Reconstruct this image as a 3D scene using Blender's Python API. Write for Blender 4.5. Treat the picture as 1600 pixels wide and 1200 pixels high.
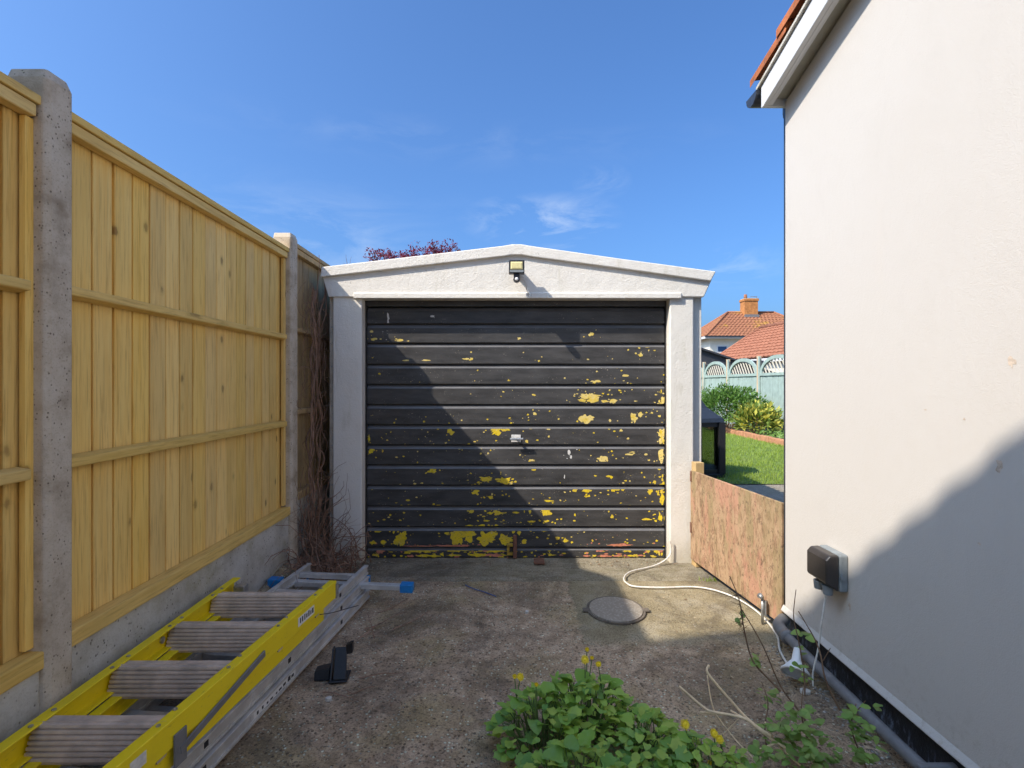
import bpy, math, random
from mathutils import Vector, Matrix, noise as mnoise
random.seed(7)
for o in list(bpy.data.objects): bpy.data.objects.remove(o)
scene = bpy.context.scene
COL = scene.collection
R = math.radians

# ------------------------------------------------------------------ camera, sky, sun, exposure
CH, F = 1.21, 826.0                      # camera height (m), focal length in photo pixels
cam_d = bpy.data.cameras.new('camera'); cam = bpy.data.objects.new('camera', cam_d); COL.objects.link(cam)
cam.location = (0, 0, CH); cam.rotation_euler = (R(90), 0, 0)
cam_d.sensor_width = 36.0; cam_d.lens = 36.0 * F / 1600.0; cam_d.clip_start = 0.02; cam_d.clip_end = 2000
scene.camera = cam
LIGHT = Vector((1.65, 1.0, -1.876)).normalized()      # travel direction of sunlight
world = bpy.data.worlds.new('World'); scene.world = world; world.use_nodes = True
wn = world.node_tree; wn.nodes.clear()
w_out = wn.nodes.new('ShaderNodeOutputWorld'); w_bg = wn.nodes.new('ShaderNodeBackground')
w_sky = wn.nodes.new('ShaderNodeTexSky'); w_sky.sky_type = 'NISHITA'; w_sky.sun_disc = False
w_sky.sun_elevation = math.asin(-LIGHT.z); w_sky.sun_rotation = math.atan2(-LIGHT.x, -LIGHT.y)
w_sky.air_density = 1.0; w_sky.dust_density = 4.5; w_sky.ozone_density = 10.0; w_sky.altitude = 50
w_bg.inputs['Strength'].default_value = 0.12
def wnode(t, **kw):
    n = wn.nodes.new(t)
    for k, v in kw.items(): setattr(n, k, v)
    return n
def wmath(op, a, b=None, clamp=False):
    n = wnode('ShaderNodeMath', operation=op, use_clamp=clamp)
    for i, v in enumerate((a, b)):
        if v is None: continue
        if isinstance(v, (int, float)): n.inputs[i].default_value = v
        else: wn.links.new(v, n.inputs[i])
    return n.outputs[0]
# thin cirrus: stretched noise on the sky direction
w_tc = wnode('ShaderNodeTexCoord'); w_sep = wnode('ShaderNodeSeparateXYZ'); wn.links.new(w_tc.outputs['Generated'], w_sep.inputs[0])
w_map = wnode('ShaderNodeMapping'); w_map.inputs['Scale'].default_value = (2.2, 2.2, 7.0)
w_map.inputs['Rotation'].default_value = (0.1, 0.22, 0.0)
wn.links.new(w_tc.outputs['Generated'], w_map.inputs[0])
w_n1 = wnode('ShaderNodeTexNoise'); w_n1.inputs['Scale'].default_value = 2.3; w_n1.inputs['Detail'].default_value = 9; w_n1.inputs['Roughness'].default_value = 0.62; w_n1.inputs['Distortion'].default_value = 0.6
wn.links.new(w_map.outputs[0], w_n1.inputs['Vector'])
w_n2 = wnode('ShaderNodeTexNoise'); w_n2.inputs['Scale'].default_value = 1.1; w_n2.inputs['Detail'].default_value = 2
wn.links.new(w_map.outputs[0], w_n2.inputs['Vector'])
cl = wmath('MULTIPLY', wmath('SUBTRACT', w_n1.outputs[0], 0.46, True), 3.2, True)
spots = None
for (cx, cy, wx_, wz_, amp) in ((845, 345, 0.085, 0.028, 0.75), (880, 372, 0.06, 0.02, 0.35), (940, 285, 0.03, 0.018, 0.35), (1150, 415, 0.05, 0.025, 0.45), (1105, 408, 0.03, 0.016, 0.4), (500, 385, 0.14, 0.05, 0.28), (300, 290, 0.3, 0.03, 0.10), (760, 235, 0.3, 0.02, 0.08), (650, 205, 0.2, 0.015, 0.08), (-500, 200, 0.3, 0.05, 0.3), (2100, 330, 0.3, 0.05, 0.35)):
    dv = Vector(((cx - 800) / F, 1, (600 - cy) / F)).normalized()
    q = wnode('ShaderNodeVectorMath', operation='SUBTRACT'); wn.links.new(w_tc.outputs['Generated'], q.inputs[0]); q.inputs[1].default_value = dv
    q2 = wnode('ShaderNodeVectorMath', operation='MULTIPLY'); wn.links.new(q.outputs[0], q2.inputs[0]); q2.inputs[1].default_value = (1 / wx_, 1 / wx_, 1 / wz_)
    q3 = wnode('ShaderNodeVectorMath', operation='LENGTH'); wn.links.new(q2.outputs[0], q3.inputs[0])
    g_ = wmath('MULTIPLY', wmath('SUBTRACT', 1.0, wmath('MULTIPLY', q3.outputs['Value'], 0.55), True), amp)
    spots = g_ if spots is None else wmath('ADD', spots, g_)
cl = wmath('MULTIPLY', cl, spots, True)
w_mix = wnode('ShaderNodeMix', data_type='RGBA'); w_mix.inputs[7].default_value = (4.2, 4.5, 4.8, 1)
w_tint = wnode('ShaderNodeMix', data_type='RGBA', blend_type='MULTIPLY'); w_tint.inputs[0].default_value = 1.0; w_tint.inputs[7].default_value = (0.74, 0.93, 1.05, 1)
wn.links.new(w_sky.outputs[0], w_tint.inputs[6]); wn.links.new(w_tint.outputs[2], w_mix.inputs[6]); wn.links.new(cl, w_mix.inputs[0])
wn.links.new(w_mix.outputs[2], w_bg.inputs['Color']); wn.links.new(w_bg.outputs[0], w_out.inputs[0])
sun_d = bpy.data.lights.new('sun', 'SUN'); sun = bpy.data.objects.new('sun', sun_d); COL.objects.link(sun)
sun_d.energy = 3.1; sun_d.angle = R(0.55); sun_d.color = (1.0, 0.92, 0.80)
sun.rotation_euler = LIGHT.to_track_quat('-Z', 'Y').to_euler(); sun.location = (-5, -3, 8)
vs = scene.view_settings; vs.view_transform = 'Standard'; vs.look = 'None'; vs.gamma = 1.0; vs.use_curve_mapping = False
vs.exposure = 1.06

# ------------------------------------------------------------------ helpers
def P(x, y, Z): return Vector(((x - 800) / F * Z, Z, CH - (y - 600) / F * Z))       # photo pixel at depth Z
def G(x, y, z=0.0): return P(x, y, (CH - z) * F / (y - 600))                           # photo pixel on the ground
def PX(x, Z): return (x - 800) / F * Z
def PZ(y, Z): return CH - (y - 600) / F * Z

class NT:
    def __init__(s, name):
        s.m = bpy.data.materials.new(name); s.m.use_nodes = True; s.t = s.m.node_tree
        s.b = s.t.nodes['Principled BSDF']; s.out = s.t.nodes['Material Output']
        s._pos = None
    def n(s, t, **kw):
        n = s.t.nodes.new(t)
        for k, v in kw.items(): setattr(n, k, v)
        return n
    def put(s, sock, v):
        if isinstance(v, bpy.types.NodeSocket): s.t.links.new(v, sock)
        elif isinstance(v, (tuple, list)) and len(v) == 3 and sock.type == 'RGBA': sock.default_value = (*v, 1)
        else: sock.default_value = v
    def pos(s):
        if not s._pos: s._pos = s.n('ShaderNodeNewGeometry').outputs['Position']
        return s._pos
    def obj(s): return s.n('ShaderNodeTexCoord').outputs['Object']
    def rnd(s): return s.n('ShaderNodeObjectInfo').outputs['Random']
    def xyz(s, v): 
        n = s.n('ShaderNodeSeparateXYZ'); s.put(n.inputs[0], v); return n.outputs
    def map(s, v, scale=(1,1,1), loc=(0,0,0), rot=(0,0,0)):
        n = s.n('ShaderNodeMapping'); s.put(n.inputs[0], v); s.put(n.inputs['Location'], loc); s.put(n.inputs['Rotation'], rot); s.put(n.inputs['Scale'], scale); return n.outputs[0]
    def noise(s, v, scale, detail=4, rough=0.55, dist=0.0):
        n = s.n('ShaderNodeTexNoise'); s.put(n.inputs['Vector'], v); n.inputs['Scale'].default_value = scale
        n.inputs['Detail'].default_value = detail; n.inputs['Roughness'].default_value = rough; n.inputs['Distortion'].default_value = dist
        return n.outputs['Fac']
    def vor(s, v, scale, feature='F1', out='Distance', rand=1.0):
        n = s.n('ShaderNodeTexVoronoi', feature=feature); s.put(n.inputs['Vector'], v); n.inputs['Scale'].default_value = scale
        n.inputs['Randomness'].default_value = rand; return n.outputs[out]
    def math(s, op, a, b=0.0, clamp=False):
        n = s.n('ShaderNodeMath', operation=op, use_clamp=clamp); s.put(n.inputs[0], a); s.put(n.inputs[1], b); return n.outputs[0]
    def vadd(s, a, b):
        n = s.n('ShaderNodeVectorMath', operation='ADD'); s.put(n.inputs[0], a); s.put(n.inputs[1], b); return n.outputs[0]
    def step(s, v, lo, hi):
        n = s.n('ShaderNodeMapRange', interpolation_type='SMOOTHSTEP'); s.put(n.inputs[0], v); n.inputs[1].default_value = lo; n.inputs[2].default_value = hi; return n.outputs[0]
    def ramp(s, fac, stops):
        n = s.n('ShaderNodeValToRGB'); s.put(n.inputs[0], fac); e = n.color_ramp.elements
        e[0].position, e[0].color = stops[0][0], (*stops[0][1], 1); e[1].position, e[1].color = stops[-1][0], (*stops[-1][1], 1)
        for p, c in stops[1:-1]: k = e.new(p); k.color = (*c, 1)
        return n.outputs[0]
    def mix(s, fac, a, b, mode='MIX'):
        n = s.n('ShaderNodeMix', data_type='RGBA', blend_type=mode); s.put(n.inputs[0], fac); s.put(n.inputs[6], a); s.put(n.inputs[7], b); return n.outputs[2]
    def hsv(s, c, h=0.5, sat=1.0, v=1.0):
        n = s.n('ShaderNodeHueSaturation'); s.put(n.inputs['Color'], c); s.put(n.inputs['Hue'], h); s.put(n.inputs['Saturation'], sat); s.put(n.inputs['Value'], v); return n.outputs[0]
    def bump(s, h, strength=0.3, dist=0.005, prev=None):
        n = s.n('ShaderNodeBump'); s.put(n.inputs['Height'], h); n.inputs['Strength'].default_value = strength; n.inputs['Distance'].default_value = dist
        if prev is not None: s.put(n.inputs['Normal'], prev)
        return n.outputs[0]
    def done(s, color, rough=0.7, normal=None, metal=0.0, spec=None):
        s.put(s.b.inputs['Base Color'], color); s.put(s.b.inputs['Roughness'], rough); s.put(s.b.inputs['Metallic'], metal)
        if normal is not None: s.put(s.b.inputs['Normal'], normal)
        if spec is not None: s.put(s.b.inputs['Specular IOR Level'], spec)
        return s.m

def simple(name, col, rough=0.6, var=0.15, scale=30, bump=0.15, bd=0.002, metal=0.0):
    k = NT(name); f = k.noise(k.pos(), scale, 5, 0.6)
    a = tuple(c * (1 - var) for c in col); b = tuple(min(1, c * (1 + var)) for c in col)
    c = k.ramp(f, [(0.3, a), (0.7, b)])
    return k.done(c, rough, k.bump(k.noise(k.pos(), scale * 4, 3), bump, bd) if bump else None, metal)

M = {}
def wood(name, light, mid, dark, knot=True, seed=0.0, grime=None):
    k = NT(name); r = k.rnd()
    off = k.n('ShaderNodeCombineXYZ'); k.put(off.inputs[0], k.math('MULTIPLY', r, 13.0)); k.put(off.inputs[1], k.math('MULTIPLY', r, 7.0)); k.put(off.inputs[2], k.math('MULTIPLY', r, 29.0))
    v = k.vadd(k.pos(), off.outputs[0])
    vs_ = k.map(v, (1, 1, 0.045)) if name != 'wood_rail' else k.map(v, (1, 0.06, 1))
    wob = k.noise(vs_, 26, 3, 0.5, 0.8)
    gr = k.noise(vs_, 120, 5, 0.65, 0.4)
    c = k.ramp(wob, [(0.28, mid), (0.5, light), (0.72, mid)])
    c = k.mix(k.math('MULTIPLY', k.step(gr, 0.46, 0.74), 0.65), c, dark)
    bl = k.noise(k.map(v, (1, 1, 0.35)), 4.5, 3, 0.5)
    c = k.mix(k.math('MULTIPLY', k.step(bl, 0.5, 0.75), 0.35), c, tuple(x * 0.72 for x in mid))
    if knot:
        kv = k.map(v, (0, 12.0, 6.5) if name != 'wood_rail' else (0, 3.0, 12)); gate = k.step(k.xyz(k.vor(kv, 1.0, 'F1', 'Color'))[0], 0.22, 0.24)
        kv = k.vadd(kv, k.n('ShaderNodeTexNoise').outputs['Color']) if False else kv
        d = k.vor(kv, 1.0)
        dn = k.math('ADD', d, k.math('MULTIPLY', k.noise(v, 60, 2), 0.10))
        halo = k.math('MULTIPLY', gate, k.math('MULTIPLY', k.math('SUBTRACT', 1.0, k.step(dn, 0.12, 0.30)), 0.5))
        core = k.math('MULTIPLY', gate, k.math('SUBTRACT', 1.0, k.step(dn, 0.12, 0.20)))
        c = k.mix(halo, c, tuple(x * 0.62 for x in mid)); c = k.mix(k.math('MULTIPLY', core, k.math('ADD', k.math('MULTIPLY', k.noise(v, 3.0, 2), 1.1), 0.05)), c, (0.26, 0.13, 0.045))
    c = k.hsv(c, 0.5, k.math('ADD', k.math('MULTIPLY', k.math('FRACT', k.math('MULTIPLY', r, 7.3)), 0.12), 0.96), k.math('ADD', k.math('MULTIPLY', r, 0.22), 0.86))
    if grime: c = k.mix(k.math('MULTIPLY', k.step(k.noise(k.pos(), 3.2, 4), 0.42, 0.7), 0.6), c, grime)
    return k.done(c, 0.72, k.bump(gr, 0.35, 0.0016), 0.0, 0.3)
M['wood'] = wood('wood_board', (0.96, 0.665, 0.235), (0.91, 0.575, 0.17), (0.54, 0.295, 0.08))
M['rail'] = wood('wood_rail', (0.88, 0.61, 0.22), (0.78, 0.51, 0.16), (0.48, 0.28, 0.085))
M['old_wood'] = wood('wood_old', (0.56, 0.39, 0.19), (0.46, 0.31, 0.14), (0.26, 0.17, 0.08), True, 0, (0.24, 0.18, 0.10))

def concrete(name, base, dark, light, pit=True, moss=None, sc=1.0, bs=0.5):
    k = NT(name); p = k.pos()
    c = k.ramp(k.noise(p, 9 * sc, 6, 0.65), [(0.28, dark), (0.52, base), (0.78, light)])
    fine = k.noise(p, 170 * sc, 3, 0.6)
    c = k.mix(k.math('MULTIPLY', k.step(fine, 0.52, 0.7), 0.4), c, dark)
    h = fine
    if pit:
        d = k.vor(k.map(p, (1, 1, 0.8)), 85 * sc)
        pm = k.math('MULTIPLY', k.math('SUBTRACT', 1.0, k.step(d, 0.14, 0.26)), k.step(k.noise(p, 22, 2), 0.46, 0.56))
        c = k.mix(k.math('MULTIPLY', pm, 0.75), c, tuple(x * 0.3 for x in dark)); h = k.math('SUBTRACT', fine, k.math('MULTIPLY', pm, 1.2))
    if moss: c = k.mix(k.math('MULTIPLY', k.step(k.noise(p, 4.3, 5, 0.7), 0.5, 0.68), 0.55), c, moss)
    return k.done(c, 0.92, k.bump(h, bs, 0.004), 0, 0.2)
M['post'] = concrete('concrete_post', (0.58, 0.485, 0.37), (0.33, 0.255, 0.175), (0.68, 0.60, 0.49))
M['gravel_board'] = concrete('concrete_gravel_board', (0.56, 0.525, 0.46), (0.38, 0.34, 0.275), (0.65, 0.62, 0.56), True, (0.36, 0.32, 0.20), 0.8, 0.6)

def yard_mat(name, base, dark, light, moss, aggr, zones=False):
    k = NT(name); p = k.pos()
    big = k.noise(p, 2.1, 6, 0.62, 0.4); mid = k.noise(p, 11, 6, 0.7)
    c = k.ramp(mid, [(0.25, dark), (0.5, base), (0.8, light)])
    c = k.mix(k.math('MULTIPLY', k.step(big, 0.46, 0.66), 0.55), c, moss)
    c = k.mix(k.math('MULTIPLY', k.step(k.noise(p, 3.4, 4, 0.6), 0.55, 0.72), 0.5), c, dark)
    dv = k.vor(p, 72); cc = k.vor(p, 72, 'F1', 'Color')
    st = k.math('MULTIPLY', k.math('SUBTRACT', 1.0, k.step(dv, 0.25, 0.42)), k.step(k.xyz(cc)[0], 0.45, 0.55))
    sc_ = k.mix(k.step(k.xyz(cc)[1], 0.15, 0.95), tuple(x * 0.30 for x in base), tuple(min(0.9, x * 1.7) for x in light))
    c = k.mix(k.math('MULTIPLY', st, aggr), c, sc_)
    if zones:                                        # older rough yard, smoother yellowish repair round the manhole, pale apron by the door
        xz = k.xyz(p); wob = k.math('MULTIPLY', k.math('SUBTRACT', k.noise(p, 6, 5, 0.7), 0.5), 0.16); wob2 = k.math('MULTIPLY', k.math('SUBTRACT', k.noise(p, 17, 4, 0.7), 0.5), 0.10)
        ex = k.step(k.math('ADD', xz[0], wob2), 0.325, 0.35); ey = k.step(k.math('ADD', xz[1], wob), 2.42, 2.52)
        smooth_c = k.ramp(k.noise(p, 5, 6, 0.65), [(0.28, (0.20, 0.165, 0.095)), (0.5, (0.33, 0.275, 0.165)), (0.75, (0.43, 0.385, 0.285))])
        smooth_c = k.mix(k.math('MULTIPLY', k.step(k.noise(p, 34, 4, 0.7), 0.55, 0.7), 0.35), smooth_c, (0.16, 0.13, 0.085))
        c = k.mix(k.math('MULTIPLY', k.math('MULTIPLY', ex, ey), 0.93), c, smooth_c)
        ap_ = k.step(k.math('ADD', xz[1], k.math('MULTIPLY', wob2, 0.3)), 3.27, 3.285)
        ap_c = k.ramp(k.noise(k.map(p, (1, 2.5, 1)), 6, 6, 0.7), [(0.28, (0.15, 0.135, 0.075)), (0.5, (0.27, 0.235, 0.165)), (0.75, (0.39, 0.35, 0.275))])
        c = k.mix(k.math('MULTIPLY', ap_, 0.8), c, ap_c)
    fine = k.noise(p, 130, 5, 0.8)
    c = k.mix(k.math('MULTIPLY', k.step(fine, 0.47, 0.62), 0.72 if zones else 0.55), c, tuple(x * 0.45 for x in dark))
    if zones:
        wv = k.n('ShaderNodeTexNoise'); k.put(wv.inputs['Vector'], p); wv.inputs['Scale'].default_value = 5.0; wv.inputs['Detail'].default_value = 5
        wsc = k.n('ShaderNodeVectorMath', operation='SCALE'); k.put(wsc.inputs[0], wv.outputs['Color']); wsc.inputs['Scale'].default_value = 0.35
        ed = k.vor(k.vadd(p, wsc.outputs[0]), 0.85, 'DISTANCE_TO_EDGE'); crk = k.math('SUBTRACT', 1.0, k.step(ed, 0.001, 0.004))
        c = k.mix(k.math('MULTIPLY', crk, k.math('MULTIPLY', k.step(k.noise(p, 2.6, 3), 0.50, 0.62), 0.4)), c, (0.07, 0.052, 0.038))
        dk = k.step(k.noise(p, 1.5, 8, 0.75, 0.6), 0.47, 0.60); c = k.mix(k.math('MULTIPLY', dk, 0.5), c, (0.085, 0.066, 0.05))
    ds = k.vor(p, 31); sp = k.math('SUBTRACT', 1.0, k.step(ds, 0.045, 0.075))
    c = k.mix(k.math('MULTIPLY', sp, k.step(k.xyz(k.vor(p, 31, 'F1', 'Color'))[2], 0.8, 0.82)), c, (0.55, 0.50, 0.43))
    h = k.math('ADD', k.math('MULTIPLY', st, 0.5), k.math('ADD', k.math('MULTIPLY', fine, 0.5), mid))
    return k.done(c, 0.93, k.bump(h, 0.95, 0.010), 0, 0.25)
M['yard'] = yard_mat('yard_concrete', (0.52, 0.37, 0.24), (0.225, 0.155, 0.095), (0.74, 0.57, 0.40), (0.38, 0.30, 0.12), 0.9, True)
M['soil'] = yard_mat('soil', (0.15, 0.125, 0.085), (0.09, 0.075, 0.05), (0.22, 0.19, 0.13), (0.14, 0.14, 0.07), 0.5)
M['patio'] = yard_mat('patio_slabs', (0.33, 0.28, 0.22), (0.22, 0.19, 0.15), (0.42, 0.37, 0.30), (0.25, 0.22, 0.15), 0.2)

def render_mat(name, col, sc=1.0, bs=0.35, dirt=(0.5, 0.45, 0.37), low=0.3):
    k = NT(name); p = k.pos()
    f1 = k.noise(p, 330 * sc, 3, 0.6); f2 = k.noise(p, 60 * sc, 4, 0.6)
    c = k.mix(k.math('MULTIPLY', k.step(k.noise(p, 1.7, 5, 0.6), 0.42, 0.75), 0.30), col, tuple(a * b for a, b in zip(col, (0.93, 0.91, 0.88))))
    c = k.mix(k.math('MULTIPLY', k.step(k.noise(k.map(p, (5, 5, 0.5)), 3, 4, 0.6), 0.58, 0.8), low), c, dirt)
    if name == 'house_render':
        spl = k.math('MULTIPLY', k.step(k.noise(p, 38, 5, 0.75), 0.50, 0.66), k.math('SUBTRACT', 1.0, k.step(k.math('ADD', k.xyz(p)[2], k.math('MULTIPLY', k.noise(p, 4, 4), 0.25)), 0.20, 0.50)))
        c = k.mix(k.math('MULTIPLY', spl, 0.45), c, (0.36, 0.30, 0.22))
        tm = k.noise(k.map(p, (1, 1.5, 0.8), rot=(0.5, 0, 0)), 6.5, 5, 0.65, 1.2); f2 = k.math('ADD', f2, k.math('MULTIPLY', tm, 2.2))
        c = k.mix(k.math('MULTIPLY', k.step(tm, 0.5, 0.75), 0.10), c, tuple(x * 0.8 for x in col))
    c = k.mix(k.math('MULTIPLY', k.step(f1, 0.55, 0.8), 0.16), c, tuple(x * 0.7 for x in col))
    h = k.math('ADD', f1, k.math('MULTIPLY', f2, 0.6))
    return k.done(c, 0.88, k.bump(h, bs, 0.004), 0, 0.25)
M['stucco'] = render_mat('house_render', (0.56, 0.52, 0.475), 1.0, 0.26, (0.6, 0.53, 0.45), 0.15)
k = NT('garage_paint'); p = k.pos()
lump = k.noise(p, 14, 4, 0.6); fn = k.noise(p, 95, 4, 0.65)
c = k.mix(k.math('MULTIPLY', k.step(k.noise(p, 5, 5, 0.65), 0.45, 0.75), 0.35), (0.75, 0.70, 0.625), (0.64, 0.585, 0.50))
chip = k.math('MULTIPLY', k.step(k.noise(p, 44, 5, 0.7), 0.665, 0.70), 0.9)
c = k.mix(k.math('MULTIPLY', k.step(k.noise(k.map(p, (4, 4, 0.7)), 4, 5, 0.7), 0.56, 0.72), 0.35), c, (0.50, 0.45, 0.33))
c = k.mix(chip, c, (0.33, 0.30, 0.25))
zz = k.xyz(p)[2]
c = k.mix(k.math('MULTIPLY', k.math('SUBTRACT', 1.0, k.step(k.math('ADD', zz, k.math('MULTIPLY', fn, 0.12)), 0.02, 0.30)), 0.7), c, (0.46, 0.40, 0.28))
M['garage_paint'] = k.done(c, 0.62, k.bump(k.math('ADD', k.math('MULTIPLY', lump, 1.5), fn), 0.5, 0.005), 0, 0.4)

k = NT('door_black_paint'); p = k.pos(); po = k.xyz(p)
band = k.map(p, (1, 1, 2.6))
n1 = k.noise(band, 34, 6, 0.72); n2 = k.noise(p, 3.1, 3, 0.5)
lowz = k.math('MULTIPLY', k.math('SUBTRACT', 1.0, k.step(po[2], 0.0, 1.7)), 0.035)
m1 = k.step(k.math('ADD', k.math('ADD', n1, lowz), k.math('MULTIPLY', k.math('SUBTRACT', n2, 0.5), 0.22)), 0.705, 0.722)
c0 = k.ramp(k.noise(k.map(p, (0.35, 1, 1.6)), 13, 5, 0.65), [(0.3, (0.034, 0.032, 0.031)), (0.7, (0.076, 0.072, 0.070))])
spk = k.step(k.noise(k.map(p, (0.7, 1, 1)), 125, 4, 0.65), 0.645, 0.68)
spk = k.math('MULTIPLY', spk, k.step(k.noise(k.map(p, (1, 1, 1.8)), 7, 4, 0.65), 0.50, 0.60))
c = k.mix(k.math('MULTIPLY', spk, 0.8), c0, (0.50, 0.43, 0.33))
c = k.mix(m1, c, k.mix(k.step(k.noise(p, 17, 2), 0.45, 0.6), (0.62, 0.47, 0.07), (0.62, 0.52, 0.27)))
nz = k.xyz(k.n('ShaderNodeNewGeometry').outputs['Normal'])[2]                      # sun highlight painted as lighter grey on upward slat bevels
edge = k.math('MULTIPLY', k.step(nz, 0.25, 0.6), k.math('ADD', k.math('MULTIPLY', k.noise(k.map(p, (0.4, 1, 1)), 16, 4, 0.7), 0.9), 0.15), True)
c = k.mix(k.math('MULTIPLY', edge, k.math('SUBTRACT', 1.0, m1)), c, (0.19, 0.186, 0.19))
hh = k.math('ADD', k.math('MULTIPLY', k.noise(p, 55, 4, 0.6), 0.7), k.math('SUBTRACT', 0.0, k.math('MULTIPLY', m1, 0.8)))
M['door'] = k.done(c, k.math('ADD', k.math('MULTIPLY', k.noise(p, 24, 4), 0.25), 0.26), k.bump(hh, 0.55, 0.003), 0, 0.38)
def peel(name, a, b):
    k = NT(name); p = k.pos()
    c = k.mix(k.step(k.noise(p, 26, 4, 0.65), 0.4, 0.65), a, b)
    ch = k.step(k.noise(k.map(p, (0.6, 1, 1.6)), 105, 4, 0.7), 0.60, 0.64); c = k.mix(k.math('MULTIPLY', ch, 0.85), c, (0.035, 0.03, 0.025))
    c = k.mix(k.math('MULTIPLY', k.step(k.noise(p, 60, 3, 0.6), 0.62, 0.66), 0.6), c, (0.55, 0.45, 0.30))
    return k.done(c, 0.62, k.bump(k.noise(p, 90, 4, 0.7), 0.5, 0.002), 0, 0.3)
M['peel_yellow'] = peel('old_yellow_paint', (0.74, 0.53, 0.02), (0.62, 0.44, 0.05))
M['peel_pale'] = peel('faded_yellow_paint', (0.72, 0.56, 0.20), (0.70, 0.50, 0.08))
M['peel_pink'] = peel('pink_primer', (0.62, 0.22, 0.14), (0.50, 0.19, 0.10))
M['peel_white'] = simple('bare_pale_primer', (0.62, 0.60, 0.57), 0.6, 0.15, 80, 0.3, 0.001)
M['black_plastic'] = simple('black_plastic', (0.016, 0.016, 0.018), 0.42, 0.2, 60, 0.12, 0.001)
M['lid_plastic'] = simple('smoked_lid_plastic', (0.045, 0.038, 0.034), 0.35, 0.12, 60, 0.1, 0.001)
M['grey_plastic'] = simple('grey_plastic', (0.22, 0.24, 0.245), 0.5, 0.12, 40, 0.1, 0.001)
M['white_plastic'] = simple('white_plastic', (0.78, 0.77, 0.74), 0.35, 0.05, 25, 0.05, 0.001)
M['dirty_white'] = simple('dirty_white_plastic', (0.68, 0.64, 0.57), 0.5, 0.22, 45, 0.1, 0.001)
M['blue_plastic'] = simple('blue_plastic', (0.012, 0.20, 0.52), 0.45, 0.15, 40, 0.1, 0.001)
M['galv'] = simple('galvanised_steel', (0.42, 0.42, 0.41), 0.45, 0.25, 60, 0.2, 0.001, 0.8)
M['brass'] = simple('brass_lock', (0.50, 0.33, 0.06), 0.4, 0.25, 60, 0.2, 0.001, 0.6)
M['rust'] = simple('rusty_iron', (0.17, 0.075, 0.045), 0.85, 0.35, 50, 0.4, 0.002)
M['apron_dark'] = simple('dark_grimy_iron', (0.13, 0.105, 0.08), 0.8, 0.3, 40, 0.4, 0.002)
M['pipe'] = simple('grey_waste_pipe', (0.17, 0.165, 0.165), 0.5, 0.2, 22, 0.12, 0.001)
M['gutter'] = simple('dark_gutter', (0.03, 0.035, 0.045), 0.35, 0.2, 30, 0.1, 0.001)
M['glass'] = NT('lamp_glass').done((0.75, 0.72, 0.55), 0.08)
M['led'] = simple('led_plate', (0.72, 0.62, 0.30), 0.4, 0.1, 60, 0.05, 0.001)
M['shed'] = simple('dark_shed_boards', (0.03, 0.032, 0.04), 0.7, 0.3, 8, 0.1)
M['vine'] = simple('dead_vine', (0.27, 0.155, 0.10), 0.85, 0.45, 18, 0.3, 0.002)
M['straw'] = simple('dry_straw_stem', (0.78, 0.58, 0.35), 0.8, 0.25, 30, 0.2, 0.001)
M['stem'] = simple('brown_stem', (0.15, 0.085, 0.045), 0.8, 0.35, 30, 0.2, 0.001)
M['green_stem'] = simple('green_stem', (0.12, 0.19, 0.05), 0.7, 0.25, 30, 0.1, 0.001)
M['petal'] = simple('yellow_petal', (0.80, 0.58, 0.015), 0.6, 0.12, 60, 0.1, 0.001)
M['pale_green'] = simple('pale_green_fence_paint', (0.30, 0.37, 0.325), 0.7, 0.14, 7, 0.2)
M['fence_post_tan'] = simple('tan_fence_post', (0.50, 0.37, 0.24), 0.75, 0.15, 7, 0.2)
M['lattice_fill'] = simple('beige_lattice', (0.52, 0.46, 0.36), 0.8, 0.1, 10, 0.1)
M['edging'] = simple('terracotta_edging', (0.42, 0.19, 0.095), 0.85, 0.3, 9, 0.3, 0.004)
M['fascia_white'] = simple('white_upvc', (0.66, 0.655, 0.65), 0.35, 0.03, 12, 0.03, 0.001)
M['soffit'] = simple('soffit_cream', (0.52, 0.49, 0.40), 0.6, 0.12, 9, 0.1)
M['window'] = NT('window_pane').done((0.03, 0.07, 0.16), 0.08)
M['cream_wall'] = render_mat('cream_render', (0.74, 0.68, 0.58), 0.3, 0.2)
M['rubber'] = simple('dark_rubber', (0.03, 0.03, 0.03), 0.7, 0.2, 50, 0.1, 0.001)

k = NT('plinth_bitumen'); p = k.pos()
c = k.ramp(k.noise(p, 9, 5, 0.6), [(0.3, (0.012, 0.012, 0.014)), (0.75, (0.030, 0.030, 0.034))])
wear = k.math('MULTIPLY', k.step(k.noise(k.map(p, (1, 6, 2.0)), 7, 6, 0.75), 0.50, 0.66), k.math('SUBTRACT', 1.0, k.step(k.math('ADD', k.xyz(p)[2], k.math('MULTIPLY', k.noise(p, 8, 3), 0.06)), 0.07, 0.125)))
c = k.mix(k.math('MULTIPLY', wear, 0.8), c, (0.20, 0.23, 0.29))
M['plinth'] = k.done(c, 0.6, k.bump(k.noise(p, 60, 5, 0.7), 0.7, 0.006), 0, 0.4)

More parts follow.
